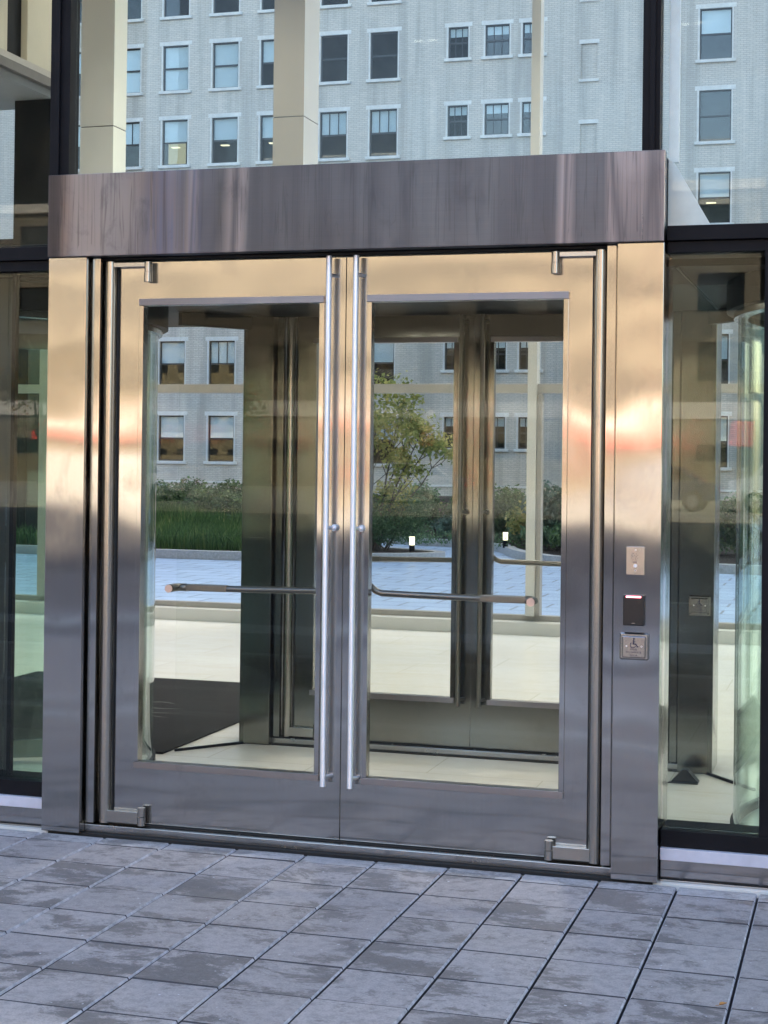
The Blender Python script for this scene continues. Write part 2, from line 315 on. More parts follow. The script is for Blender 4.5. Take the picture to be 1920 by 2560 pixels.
# ------------------------------------------------------------------ mesh helpers
class MB:
    def __init__(s): s.bm = bmesh.new(); s.mats = []; s.layer = None
    def mi(s, m):
        if m is None: return 0
        if m not in s.mats: s.mats.append(m)
        return s.mats.index(m)
    def _fin(s, vs, m, bevel=0.0, seg=2):
        fs = set(f for v in vs for f in v.link_faces)
        k = s.mi(m)
        for f in fs: f.material_index = k
        if bevel:
            es = set(e for v in vs for e in v.link_edges)
            r = bmesh.ops.bevel(s.bm, geom=list(es), offset=bevel, segments=seg, profile=0.6, affect='EDGES', clamp_overlap=True)
            for f in r['faces']: f.material_index = k
    def box(s, x0, x1, y0, y1, z0, z1, m=None, bevel=0.0, seg=2):
        vs = [s.bm.verts.new((x, y, z)) for x in (x0, x1) for y in (y0, y1) for z in (z0, z1)]
        for q in ((0, 1, 3, 2), (4, 6, 7, 5), (0, 4, 5, 1), (2, 3, 7, 6), (0, 2, 6, 4), (1, 5, 7, 3)): s.bm.faces.new([vs[i] for i in q])
        s._fin(vs, m, bevel, seg); return s
    def prism(s, pts, z0, z1, m=None, axis='z', bevel=0.0):
        def P(a, b, cc): return {'z': (a, b, cc), 'y': (a, cc, b), 'x': (cc, a, b)}[axis]
        lo = [s.bm.verts.new(P(a, b, z0)) for a, b in pts]; hi = [s.bm.verts.new(P(a, b, z1)) for a, b in pts]
        fs = [s.bm.faces.new(lo[::-1]), s.bm.faces.new(hi)]; n = len(pts)
        for i in range(n): fs.append(s.bm.faces.new([lo[i], lo[(i+1) % n], hi[(i+1) % n], hi[i]]))
        bmesh.ops.recalc_face_normals(s.bm, faces=fs)
        s._fin(lo+hi, m, bevel); return s
    def quad(s, a, b, cc, d, m=None):
        f = s.bm.faces.new([s.bm.verts.new(p) for p in (a, b, cc, d)]); f.material_index = s.mi(m); return f
    def tube(s, pts, r, n=12, m=None, caps=True, smooth=True):
        pts = [Vector(p) for p in pts]; rs = r if hasattr(r, '__len__') else [r]*len(pts); rings = []
        for i, p in enumerate(pts):
            t = (pts[min(i+1, len(pts)-1)]-pts[max(i-1, 0)]).normalized()
            a = t.orthogonal().normalized() if i == 0 else (prev - t*prev.dot(t)).normalized()
            prev = a; b = t.cross(a)
            rings.append([s.bm.verts.new(p+(a*math.cos(2*math.pi*k/n)+b*math.sin(2*math.pi*k/n))*rs[i]) for k in range(n)])
        k2 = s.mi(m)
        for i in range(len(rings)-1):
            for k in range(n):
                f = s.bm.faces.new([rings[i][k], rings[i][(k+1) % n], rings[i+1][(k+1) % n], rings[i+1][k]]); f.smooth = smooth; f.material_index = k2
        if caps:
            f = s.bm.faces.new([s.bm.verts.new(v.co) for v in rings[0][::-1]]); f.material_index = k2
            f = s.bm.faces.new([s.bm.verts.new(v.co) for v in rings[-1]]); f.material_index = k2
        return s
    def arcwall(s, cx, cy_, r, a0, a1, z0, z1, th, m=None, n=24):
        """curved wall of thickness th between angles a0..a1 (degrees)"""
        k = s.mi(m); cols = []
        for i in range(n+1):
            a = R(a0+(a1-a0)*i/n); row = []
            for rr in (r, r-th):
                for z in (z0, z1): row.append(s.bm.verts.new((cx+rr*math.cos(a), cy_+rr*math.sin(a), z)))
            cols.append(row)
        fs = []
        for i in range(n):
            A, B = cols[i], cols[i+1]
            for q in ((A[0], B[0], B[1], A[1]), (A[2], A[3], B[3], B[2])):
                f = s.bm.faces.new(q); f.material_index = k; f.smooth = True; fs.append(f)
            for q in ((A[1], B[1], B[3], A[3]), (A[0], A[2], B[2], B[0])):
                f = s.bm.faces.new([s.bm.verts.new(v.co) for v in q]); f.material_index = k
        for A in (cols[0], cols[-1]):
            if abs(a1-a0) < 359.9:
                f = s.bm.faces.new([s.bm.verts.new(v.co) for v in (A[0], A[1], A[3], A[2])]); f.material_index = k; fs.append(f)
        return s
    def build(s, name, m=None, parent=None, kind=None, link=True):
        me = bpy.data.meshes.new(name); s.bm.normal_update(); s.bm.to_mesh(me); s.bm.free()
        ms = s.mats if s.mats and s.mats != [None] else []
        if ms and ms[0] is None: ms[0] = m
        for x in (ms or [m]): me.materials.append(x)
        o = bpy.data.objects.new(name, me)
        COL.objects.link(o)
        if parent: o.parent = parent
        if kind: o['kind'] = kind
        return o
def tag(o, label, cat, group=None, kind=None):
    o['label'] = label; o['category'] = cat
    if group: o['group'] = group
    if kind: o['kind'] = kind
    return o
def empty(name, loc, label, cat, group=None):
    o = bpy.data.objects.new(name, None); COL.objects.link(o); o.location = loc; o.empty_display_size = 0.1
    return tag(o, label, cat, group)
def copy_tree(o, parent=None):
    c = o.copy(); COL.objects.link(c); c.parent = parent
    for ch in list(o.children): copy_tree(ch, c)
    return c
def box(name, x0, x1, y0, y1, z0, z1, m, parent=None, bevel=0.0, kind=None):
    """box in the local space of its parent"""
    return MB().box(x0, x1, y0, y1, z0, z1, None, bevel).build(name, m, parent, kind)
def text(name, body, size, m, parent, loc, extrude=0.0004, align='CENTER'):
    cu = bpy.data.curves.new(name, 'FONT'); cu.body = body; cu.size = size; cu.align_x = align; cu.align_y = 'CENTER'; cu.extrude = extrude
    to = bpy.data.objects.new(name, cu); COL.objects.link(to); bpy.context.view_layer.update()
    me = bpy.data.meshes.new_from_object(to.evaluated_get(bpy.context.evaluated_depsgraph_get()))
    bpy.data.objects.remove(to); bpy.data.curves.remove(cu)
    me.transform(Matrix.Translation(loc) @ Matrix.Rotation(R(90), 4, 'X'))
    me.materials.clear(); me.materials.append(m)
    o = bpy.data.objects.new(name, me); COL.objects.link(o); o.parent = parent; return o

# ================================================================== GROUND
# pavement of small square pavers in front of the door: real tiles with open joints running away from the facade
PX, PY, X0 = 0.2955, 0.3015, 0.0045
def pavers():
    mb = MB(); tone = mb.bm.faces.layers.float.new('tone'); damp = mb.bm.faces.layers.float.new('damp')
    rnd = random.Random(3)
    for i in range(-20, 24):
        x0 = X0+i*PX+0.0042; x1 = X0+(i+1)*PX-0.0042
        for j in range(-1, 19):
            if j < 0: ya, yb = -0.004, -0.118
            else: ya, yb = -0.118-j*PY, -0.118-(j+1)*PY
            ya -= 0.0024; yb += 0.0024; mb.mi(M['paver_rim'])
            n0 = len(mb.bm.faces); dz = rnd.uniform(-0.0015, 0.0015); b = 0.005
            t = rnd.random(); dp = rnd.random() if rnd.random() < 0.45 else 0.0
            mi = mb.mi(M['paver_edge'] if j < 0 else M['paver'])
            tilt = rnd.uniform(-0.0012, 0.0012)
            z = lambda x: dz+tilt*(x-x0)/PX
            top = [mb.bm.verts.new(p) for p in ((x0+b, yb+b*0.55, z(x0)), (x1-b, yb+b*0.55, z(x1)), (x1-b, ya-b*0.55, z(x1)), (x0+b, ya-b*0.55, z(x0)))]
            lo = [mb.bm.verts.new(p) for p in ((x0, yb, -0.007), (x1, yb, -0.007), (x1, ya, -0.007), (x0, ya, -0.007))]
            bo = [mb.bm.verts.new((v.co.x, v.co.y, -0.03)) for v in lo]
            fs = [mb.bm.faces.new(top)]
            for k in range(4):
                fs.append(mb.bm.faces.new((lo[k], lo[(k+1) % 4], top[(k+1) % 4], top[k])))
                fs.append(mb.bm.faces.new((bo[k], bo[(k+1) % 4], lo[(k+1) % 4], lo[k])))
            for f in fs: f.material_index = mi; f[tone] = t; f[damp] = dp
            for q in (3, 7): fs[q].material_index = mb.mi(M['paver_rim'])
            for q in (1, 2, 4, 6, 8): fs[q].material_index = mb.mi(M['joint'])
    return mb.build('pavement', M['paver'], None, 'structure')
pavers()
box('joint_bed', -6.0, 7.2, -6.0, 0.02, -0.08, -0.022, M['joint'], kind='structure')
# the pavement goes on behind the photographer as far as the kerb of the street
g = MB(); g.box(-60, 60, -12.0, -6.0, -0.2, -0.002); g.box(-60, -5.93, -5.97, 0.0, -0.2, -0.002); g.box(7.12, 60, -5.97, 0.0, -0.2, -0.002)
g.build('outer_pavement', M['outer'], None, 'structure')
b = MB()
for ya, yb in ((-2.95, -2.80), (-3.95, -3.82), (-5.90, -5.76), (-7.95, -7.30)): b.box(-40, 40, ya, yb, -0.01, 0.005)
for x in [-14+2.4*k for k in range(13)]:
    b.prism([(x, -5.758), (x+0.42, -5.758), (x+1.62, -3.952), (x+1.20, -3.952)], -0.01, 0.005)
b.build('pavement_band', M['band'], None, 'structure')
box('street_kerb', -80, 80, -12.25, -12.01, -0.2, 0.0, M['granite'], kind='structure')
box('road', -90, 90, -40.0, -12.25, -0.4, -0.14, M['asphalt'], kind='structure')
box('far_pavement', -90, 90, -120.0, -40.0, -0.4, -0.02, M['concrete'], kind='structure')
rm = MB()
for k in range(12): rm.box(-40+7*k, -37+7*k, -26.1, -25.95, -0.15, -0.134)
rm.build('road_marking', M['roadpaint'], None, 'structure')
box('lobby_floor', -14, 16, 0.03, 8.62, -0.2, 0.0, M['floor'], kind='structure')
box('courtyard_paving', -30, 25, 8.62, 55.2, -0.3, -0.01, M['court'], kind='structure')
box('areaway_floor', -50, 20, 55.2, 58.0, -3.2, -3.0, M['concrete'], kind='structure')

# ================================================================== ENTRANCE DOORWAYS
W, HS, HT = 2.587, 2.429, 2.775
def doorway(label, group):
    e = empty('entrance_doorway', (0, 0, 0), label, 'doorway', group)
    # header: a tall folded sheet, 10 mm proud of the jambs
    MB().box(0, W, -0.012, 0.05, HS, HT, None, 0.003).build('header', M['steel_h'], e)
    MB().box(0.01, W-0.01, 0.0505, 0.32, HS+0.002, HT-0.004).build('header_box', M['black_metal'], e)
    for x0, x1 in ((0, 0.176), (W-0.176, W)):
        MB().box(x0, x1, 0, 0.30, 0.006, HS-0.002, None, 0.0025).build('jamb', M['steel'], e)
    for sx in (0, 1):
        f = lambda x: x if not sx else W-x
        a, bb = sorted((f(0.176), f(0.194))); b2 = MB().box(a, bb, 0.085, 0.29, 0.046, HS-0.002).build('reveal', M['steel'], e)
        a, bb = sorted((f(0.194), f(0.200)))
        a, bb = sorted((f(0.186), f(0.222))); MB().box(a, bb, 0.040, 0.084, 0.046, HS-0.002, None, 0.0015).build('frame_strip', M['steel'], e)
        a, bb = sorted((f(0.194), f(0.222))); MB().box(a, bb, 0.0845, 0.29, 0.046, HS-0.002).build('gasket', M['rubber'], e)
    MB().box(0.1765, W-0.1765, 0.052, 0.29, 0.004, 0.036, None, 0.002).build('threshold', M['plate'], e)
    MB().box(0.223, W-0.223, 0.070, 0.29, 2.4195, HS-0.002).build('gasket', M['rubber'], e)
    MB().box(0.224, W-0.224, 0.092, 0.280, 0.0365, 0.0425).build('gasket', M['rubber'], e)
    MB().box(0.02, W-0.02, 0.022, 0.28, -0.012, 0.0035).build('base_gap', M['rubber'], e)
    for side in (0, 1):
        # leaf built for the left, mirrored for the right
        f = (lambda x: x) if not side else (lambda x: W-x)
        def bx(mb, x0, x1, *r, **k):
            a, bb = sorted((f(x0), f(x1))); mb.box(a, bb, *r, **k); return mb
        y0, y1 = 0.10, 0.145
        lx0, lx1, gx0, gx1, gz0, gz1, z0, z1 = 0.286, 1.2915, 0.384, 1.196, 0.284, 2.250, 0.046, 2.411
        mb = MB()
        bx(mb, lx0, gx0, y0, y1, gz0, gz1)
        bx(mb, gx1, lx1, y0, y1, gz0, gz1)
        bx(mb, lx0, lx1, y0, y1, z0, gz0)
        bx(mb, lx0, lx1, y0, y1, gz1, z1)
        bmesh.ops.remove_doubles(mb.bm, verts=mb.bm.verts, dist=0.0004)
        # take out the doubled faces where rails and stiles butt
        seen = {}
        for fc in list(mb.bm.faces):
            k = tuple(round(v, 4) for v in fc.calc_center_median())
            seen.setdefault(k, []).append(fc)
        for k, v in seen.items():
            if len(v) > 1: bmesh.ops.delete(mb.bm, geom=v, context='FACES')
        door = mb.build('door', M['steel'], e)
        # beads round the glass: upper/lower of horizontal grain, sides of vertical grain
        mb = MB(); t = 0.022
        bx(mb, gx0-0.006, gx1+0.006, 0.088, 0.140, gz1-t, gz1+0.006, m=M['steel_bead'], bevel=0.0015)
        bx(mb, gx0-0.006, gx1+0.006, 0.088, 0.140, gz0-0.006, gz0+t, m=M['steel_bead'], bevel=0.0015)
        bx(mb, gx0-0.006, gx0+0.014, 0.091, 0.139, gz0+t, gz1-t, m=M['steel'], bevel=0.0015)
        bx(mb, gx1-0.014, gx1+0.006, 0.091, 0.139, gz0+t, gz1-t, m=M['steel'], bevel=0.0015)
        mb.build('glazing_bead', M['steel'], door)
        g = MB(); bx(g, gx0+0.002, gx1-0.002, 0.116, 0.126, gz0+0.002, gz1-0.002); g.build('glass_pane', M['glass_door'], door)
        # pivot post: round tube the door swings on, with arm and knuckle at top and foot
        tb = MB(); xc = f(0.252)
        tb.tube([(xc, 0.085, 0.044), (xc, 0.085, 2.413)], 0.026, 24)
        tb.build('pivot_post', M['steel_tube'], door)
        for (za, zb, kz0, kz1) in ((2.389, 2.409, 2.325, 2.409), (0.048, 0.098, 0.044, 0.118)):
            pv = MB(); bx(pv, 0.256, 0.420, 0.066, 0.098, za, zb, bevel=0.002)
            xk = f(0.428)
            km = (kz0+kz1)/2
            pv.tube([(xk, 0.072, kz0), (xk, 0.072, km-0.001)], 0.0185, 20)
            pv.tube([(xk, 0.072, km+0.001), (xk, 0.072, kz1)], 0.0170, 20)
            pv.build('pivot_hinge', M['steel_tube'], door)
        ed = MB(); bx(ed, 0.2795, 0.2845, 0.088, 0.138, 0.10, 2.385); ed.build('edge_gasket', M['rubber'], door)
        # full-height pull
        hx = f(1.2935-0.0575)
        h = MB(); h.tube([(hx, 0.048, 0.268), (hx, 0.048, 2.412)], 0.0122, 24, M['polished'])
        for z in (0.305, 1.312, 2.335):
            h.tube([(hx, 0.050, z), (hx+0.022, 0.100, z)], 0.008, 12, M['polished'])
        h.tube([(hx+0.021, 0.086, 1.312), (hx+0.028, 0.100, 1.312)], 0.014, 16, M['polished'])
        h.build('pull_handle', M['polished'], door)
        # push bar on the inner side
        p = MB(); zb = 1.040
        p.tube([(f(1.228), 0.146, zb+0.050), (f(1.224), 0.172, zb+0.048), (f(1.208), 0.195, zb+0.034), (f(1.186), 0.208, zb+0.012), (f(1.160), 0.212, zb+0.002), (f(0.74), 0.212, zb-0.004)], 0.0135, 14, M['dull'])
        bx(p, 0.560, 0.745, 0.196, 0.228, zb-0.017, zb+0.011, m=M['dull'], bevel=0.003)
        p.tube([(f(0.560), 0.212, zb-0.003), (f(0.530), 0.206, zb-0.003), (f(0.520), 0.180, zb-0.003), (f(0.520), 0.127, zb-0.003)], 0.0165, 16, M['dull'])
        p.tube([(f(0.520), 0.1155, zb-0.003), (f(0.520), 0.1100, zb-0.003)], 0.0165, 24, M['copper'])
        p.build('push_bar', M['dull'], door)
    return e
outer = doorway('stainless steel double door under a rain-stained steel header, nearest', 'steel double doorways of the vestibule')
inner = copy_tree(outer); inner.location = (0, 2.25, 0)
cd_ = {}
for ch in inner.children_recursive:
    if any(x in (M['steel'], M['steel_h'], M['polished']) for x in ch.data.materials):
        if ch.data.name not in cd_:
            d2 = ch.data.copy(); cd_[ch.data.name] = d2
            for k in range(len(d2.materials)):  # inner doorway takes the darkened copies as painted shade, pulls included
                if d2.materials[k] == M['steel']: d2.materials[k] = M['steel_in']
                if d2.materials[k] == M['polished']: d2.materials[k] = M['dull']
                if d2.materials[k] == M['steel_h']: d2.materials[k] = M['shaded_steel_h']
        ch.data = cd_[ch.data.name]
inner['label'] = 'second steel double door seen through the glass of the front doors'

# ---- devices on the right jamb
def door_button(loc, label):
    e = empty('door_opener_button', loc, label, 'door button', 'wheelchair door opener buttons')
    p = MB(); p.box(-0.0555, 0.0555, -0.012, -0.0005, -0.0515, 0.0515, None, 0.006, 1); p.build('base_plate', M['plate'], e)
    k = MB(); k.box(-0.045, 0.045, -0.022, -0.0125, -0.043, 0.040, None, 0.005, 1); plate = k.build('push_plate', M['plate'], e)
    # wheelchair symbol engraved in dark blue
    s = MB(); y = -0.0226
    def disc(cx, cz, r0, r1, a0, a1, n=28):
        for i in range(n):
            A, B = R(a0+(a1-a0)*i/n), R(a0+(a1-a0)*(i+1)/n)
            s.quad((cx+r0*math.cos(A), y, cz+r0*math.sin(A)), (cx+r1*math.cos(A), y, cz+r1*math.sin(A)), (cx+r1*math.cos(B), y, cz+r1*math.sin(B)), (cx+r0*math.cos(B), y, cz+r0*math.sin(B)))
    def bar(x0, z0, x1, z1, wd):
        d = Vector((x1-x0, z1-z0)).normalized(); n_ = Vector((-d.y, d.x))*wd/2
        s.quad((x0-n_.x, y, z0-n_.y), (x1-n_.x, y, z1-n_.y), (x1+n_.x, y, z1+n_.y), (x0+n_.x, y, z0+n_.y))
    disc(0.001, 0.0305, 0.0001, 0.0033, 0, 360)
    disc(-0.003, 0.006, 0.0088, 0.0115, 118, 348)
    bar(0.0, 0.027, -0.0012, 0.010, 0.0050); bar(-0.001, 0.019, 0.007, 0.019, 0.0026)
    bar(-0.0030, 0.0105, 0.0085, 0.0105, 0.0042); bar(0.0078, 0.0115, 0.0150, -0.001, 0.0036); bar(0.0135, -0.0005, 0.0185, 0.0012, 0.0032)
    s.build('wheelchair_symbol', M['ink'], plate)
    for i, t in enumerate(('PRESS', 'TO OPERATE', 'DOOR')):
        text('lettering', t, 0.0098, M['ink'], plate, (0, -0.0224, -0.0105-0.0112*i))
    for x in (-0.027, 0.030): MB().tube([(x, -0.0225, 0.002), (x, -0.0238, 0.002)], 0.0026, 10).build('screw', M['polished'], plate)
    return e
door_button((2.4915, 0, 0.896), 'square steel wheelchair push button on the right door jamb, below the black reader')
door_button((2.5160, 2.25, 0.862), 'second wheelchair push button seen through the right-hand glass, on the inner door frame')
cr = empty('card_reader', (2.489, 0, 1.033), 'black card reader with a glowing red strip on the steel jamb', 'card reader')
q = MB(); q.box(-0.040, 0.040, -0.022, -0.0005, -0.058, 0.058, None, 0.004); q.build('housing', M['black'], cr)
box('light_strip', -0.028, 0.028, -0.0245, -0.0215, 0.0485, 0.0545, M['led'], cr, 0.001)
box('logo_mark', -0.0065, 0.0065, -0.0228, -0.0216, -0.0500, -0.0470, M['plate'], cr)
ic = empty('intercom_panel', (2.4925, 0, 1.220), 'brushed steel intercom plate with speaker holes and call button above the reader', 'intercom')
q = MB(); q.box(-0.0345, 0.0345, -0.006, -0.0005, -0.0535, 0.0535, None, 0.0015); q.build('face_plate', M['plate'], ic)
hm = MB()
for (x, z) in [(-.009, .027), (.003, .026), (.009, .021), (-.014, .021), (-.010, .015), (.003, .016), (-.015, .009), (0, .010), (.009, .010), (-.009, .003), (.002, .003), (-.003, .021)]:
    hm.tube([(x, -0.0066, z), (x, -0.0056, z)], 0.0016, 8)
hm.box(-0.011, 0.006, -0.0066, -0.0056, -0.0065, -0.0035)
hm.build('speaker_hole', M['ink'], ic)
hb = MB(); hb.tube([(0, -0.0105, -0.019), (0, -0.0055, -0.019)], [0.0060, 0.0072], 18); hb.build('call_button', M['polished'], ic)
for z in (0.041, -0.037): MB().tube([(0, -0.0078, z), (0, -0.0055, z)], [0.0024, 0.0030], 12).build('screw', M['polished'], ic)
# rubber wedge at the foot of the inner right door
ds = MB(); ds.prism([(-0.075, -0.05), (0.075, -0.05), (0.045, 0.05), (-0.045, 0.05)], 0, 0.004)
ds.prism([(-0.06, 0.004), (0.075, 0.004), (0.02, 0.065), (-0.005, 0.065)], -0.035, 0.035, axis='y')
dso = ds.build('door_stop', M['black']); dso.location = (2.47, 2.02, 0.001)
tag(dso, 'black wedge door stop on the floor behind the right-hand glass bay', 'door stop')

# ================================================================== GLASS FACADE (black framed)
fa = empty('glass_facade', (0, 0.08, 0), 'black framed glass curtain wall around and above the steel doorway', 'glass wall')
YF = 0.08
def fbox(name, x0, x1, y0, y1, z0, z1, m, bevel=0.002): return box(name, x0, x1, y0-YF, y1-YF, z0, z1, m, fa, bevel)
for x0, x1, zb in ((-0.035, 0.057, HT), (2.490, 2.558, HT)):
    fbox('mullion', x0, x1, 0.06, 0.145, zb, 7.0, M['black_metal'])
    fbox('mullion_fin', x0+0.03, x0+0.05, 0.045, 0.0595, zb, 7.0, M['black_metal'])
for x0 in (-2.75, -5.6, 5.55, 8.4): fbox('mullion', x0, x0+0.09, 0.06, 0.26, 0.13, 7.0, M['black_metal'])
fbox('mullion', 2.955, 3.06, 0.07, 0.26, 0.192, 2.428, M['black_metal'])
fbox('mullion', -0.262, -0.243, 0.16, 0.19, 0.192, 2.428, M['black_metal'])
for x0, x1, z0 in ((-12, 0.0, 2.408), (2.590, 14, 2.420)):
    fbox('transom', x0, x1, 0.055, 0.30, z0+0.02, z0+0.076, M['black_metal'])
    fbox('transom', x0, x1, 0.075, 0.28, z0-0.025, z0+0.018, M['black_metal'])
for x0, x1 in ((-12, -0.004), (2.591, 14)):
    fbox('bottom_frame', x0, x1, 0.065, 0.26, 0.131, 0.194, M['black_metal'])
    fbox('sill', x0, x1, 0.045, 0.26, 0.085, 0.130, M['grey_sill'])
    fbox('base_panel', x0, x1, 0.060, 0.26, 0.0, 0.084, M['steel'])
for x0, x1, z0, z1 in ((-12, -0.2535, 0.196, 2.380), (-0.2515, -0.004, 0.196, 2.380), (2.591, 2.953, 0.196, 2.392), (3.062, 14, 0.196, 2.392),
                       (-12, -0.037, 2.486, 7.0), (0.059, 2.488, HT+0.002, 7.0), (2.560, 14, 2.498, 7.0)):
    fbox('glass_pane', x0, x1, 0.110, 0.120, z0, z1, M['glass'] if z0 > 2.4 else M['glass_bay'], 0)
# white painted fin and gusset just inside the upper right pane
wf = MB(); wf.box(0.0, 0.040, -0.012, 0.012, 0.245, 4.2, None, 0.002)
wf.prism([(0.0, -0.012), (0.0, 0.245), (0.022, 0.245), (0.170, -0.012)], -0.012, 0.012, axis='y')
wfo = wf.build('bracket_fin', M['white_metal']); wfo.location = (2.578, 0.19, 2.514)
tag(wfo, 'white painted vertical fin ending in a triangular gusset beside the upper right mullion', 'bracket')

# ================================================================== LOBBY AND TOWER
tw = empty('office_tower', (0, 0, 0), 'tall office tower whose lobby the steel doorway opens into', 'tower')
box('ceiling', -14, 16, 0.0, 9.2, 7.0, 7.3, M['ceiling'], tw)
mb = MB()
for k in range(8):
    z = 7.3+k*2.0; mb.box(-40, 40, -0.1, 9.2, z, z+0.7)
mb.box(-40, 40, -0.1, 9.2, 23.3, 23.8)
mb.build('floor_band', M['lime'], tw)
box('window_strip', -39.9, 39.9, 0.0, 9.0, 7.31, 23.3, M['carglass'], tw)
box('side_wall', -14.3, -14.0, 0.1, 8.6, -0.1, 7.0, M['beige'], tw)
box('side_wall', 16.0, 16.3, 0.1, 8.6, -0.1, 7.0, M['beige'], tw)
box('pier', -40, -14.3, 0.0, 9.0, -0.1, 7.3, M['dark_stone'], tw)
box('pier', 16.3, 40, 0.0, 9.0, -0.1, 7.3, M['dark_stone'], tw)

bw = empty('courtyard_window_wall', (0, 8.5, 0), 'rear lobby window wall facing the planted courtyard', 'glass wall')
def wbox(name, x0, x1, y0, y1, z0, z1, m, bevel=0.003): return box(name, x0, x1, y0-8.5, y1-8.5, z0, z1, m, bw, bevel)
wbox('stone_curb', -14, 16, 8.33, 8.62, 0.0, 0.115, M['beige_pale'])
wbox('bottom_frame', -14, 16, 8.50, 8.60, 0.1155, 0.165, M['mullion'])
for x in (-12.4, -9.7, -7.0, -4.63, 0.345, 2.72, 5.1, 7.6, 10.1): wbox('mullion', x, x+0.085, 8.42, 8.56, 0.166, 7.0, M['beige_pale'] if x == 0.345 else M['mullion'])
wbox('mullion', 0.432, 0.475, 8.45, 8.56, 0.166, 2.20, M['mullion'])
wbox('transom', -14, 16, 8.46, 8.56, 2.205, 2.290, M['mullion'])
wbox('glass_pane', -14, 16, 8.505, 8.515, 0.166, 2.204, M['glass_far'], 0)
wbox('glass_pane', -14, 16, 8.505, 8.515, 2.291, 7.0, M['glass_far'], 0)
def column(x0, x1, y0, y1, label, front, side):
    e = empty('column', ((x0+x1)/2, (y0+y1)/2, 0), label, 'column', 'clad columns at the rear of the lobby')
    hw, hd = (x1-x0)/2, (y1-y0)/2; zs = (0.0, 1.7, 4.76, 7.0)
    for i in range(3):
        mb = MB(); mb.box(-hw, hw, -hd, hd, zs[i]+0.004, zs[i+1]-0.004, front, 0.004)
        for f in mb.bm.faces:
            if f.normal.x > 0.9 or (f.calc_center_median().x > hw-0.002): f.material_index = mb.mi(side)
        mb.build('cladding_panel', front, e)
    box('core', -hw+0.01, hw-0.01, -hd+0.01, hd-0.01, 0, 6.99, M['black'], e)
    return e
column(-2.02, -1.715, 8.02, 8.44, 'square beige clad column with a panel joint, seen above the steel header', M['beige'], M['beige_pale'])
column(-4.01, -3.655, 8.02, 8.30, 'wide pale column with cream side strip at the upper left behind the glass', M['beige_pale'], M['cream'])

# suspended mezzanine on the left of the lobby
mz = empty('mezzanine', (-3.0, 0.1, 4.5), 'cream panelled mezzanine edge with grey soffit behind the upper left glass', 'mezzanine')
box('soffit', -8, 0.05, 1.0, 5.70, -0.06, 0.0, M['soffit'], mz)
fs_ = MB(); fs_.box(0.0, 0.10, 1.0, 5.70, 0.0, 0.07, M['edge']); fs_.box(0.02, 0.10, 1.0, 5.70, 0.071, 0.12, M['mullion']); fs_.build('edge_trim', M['mullion'], mz)
for k, (a, bb) in enumerate(((1.2, 4.66), (4.96, 5.46))): box('fascia_panel', 0.0, 0.06, a, bb, 0.122, 2.45, M['panel'], mz, 0.01)
box('inner_wall', -0.08, -0.001, 0.9, 5.69, 0.001, 2.45, M['canopy'], mz)
box('bulkhead', -0.29, 0.04, 5.40, 5.68, -2.0, -0.061, M['dark_stone'], mz)
sp = MB(); sp.tube([(-0.62, 4.2, -0.062), (-0.62, 4.2, -0.075)], 0.055, 20); sp.build('ceiling_speaker', M['mullion'], mz)

# vestibule roof slab
vr = empty('vestibule_roof', (1.29, 1.3, 2.374), 'dark flat canopy over the vestibule between the two steel doorways', 'canopy')
box('roof_panel', -4.6, 4.6, -0.96, 1.60, 0.0, 0.16, M['canopy'], vr, 0.005)
box('ceiling_joint', 1.30, 1.31, -0.95, 0.94, -0.004, 0.0, M['black'], vr)
box('ceiling_joint', 1.45, 4.4, 0.30, 0.31, -0.004, 0.0, M['black'], vr)

def downlight(x, y, z, label, watts=42, rad=0.07):
    e = empty('ceiling_downlight', (x, y, z), label, 'downlight', 'pairs of round lobby downlights')
    for dx in (-0.1, 0.1):
        r_ = MB(); r_.arcwall(dx, 0, rad+0.012, 0, 360, -0.012, -0.001, 0.012, None, 20); r_.build('trim_ring', M['white_metal'], e)
        l_ = MB(); l_.tube([(dx, 0, -0.010), (dx, 0, -0.002)], rad, 20); l_.build('lens', M['downlight'], e)
    ld = bpy.data.lights.new('downlight_glow', 'SPOT'); ld.energy = watts; ld.spot_size = R(120); ld.spot_blend = 0.7; ld.color = (1.0, 0.94, 0.80); ld.shadow_soft_size = 0.08
    lo = bpy.data.objects.new('downlight_glow', ld); COL.objects.link(lo); lo.parent = e; lo.location = (0, 0, -0.05)
    return e
for i, (x, y) in enumerate([(-7, 2.2), (-7, 5.6), (-2.2, 3.0), (-2.2, 6.4), (1.2, 3.0), (1.2, 6.4), (4.6, 3.0), (4.6, 6.4), (8.5, 4.5)]):
    downlight(x, y, 7.0, 'pair of round lit downlights set in the high lobby ceiling')

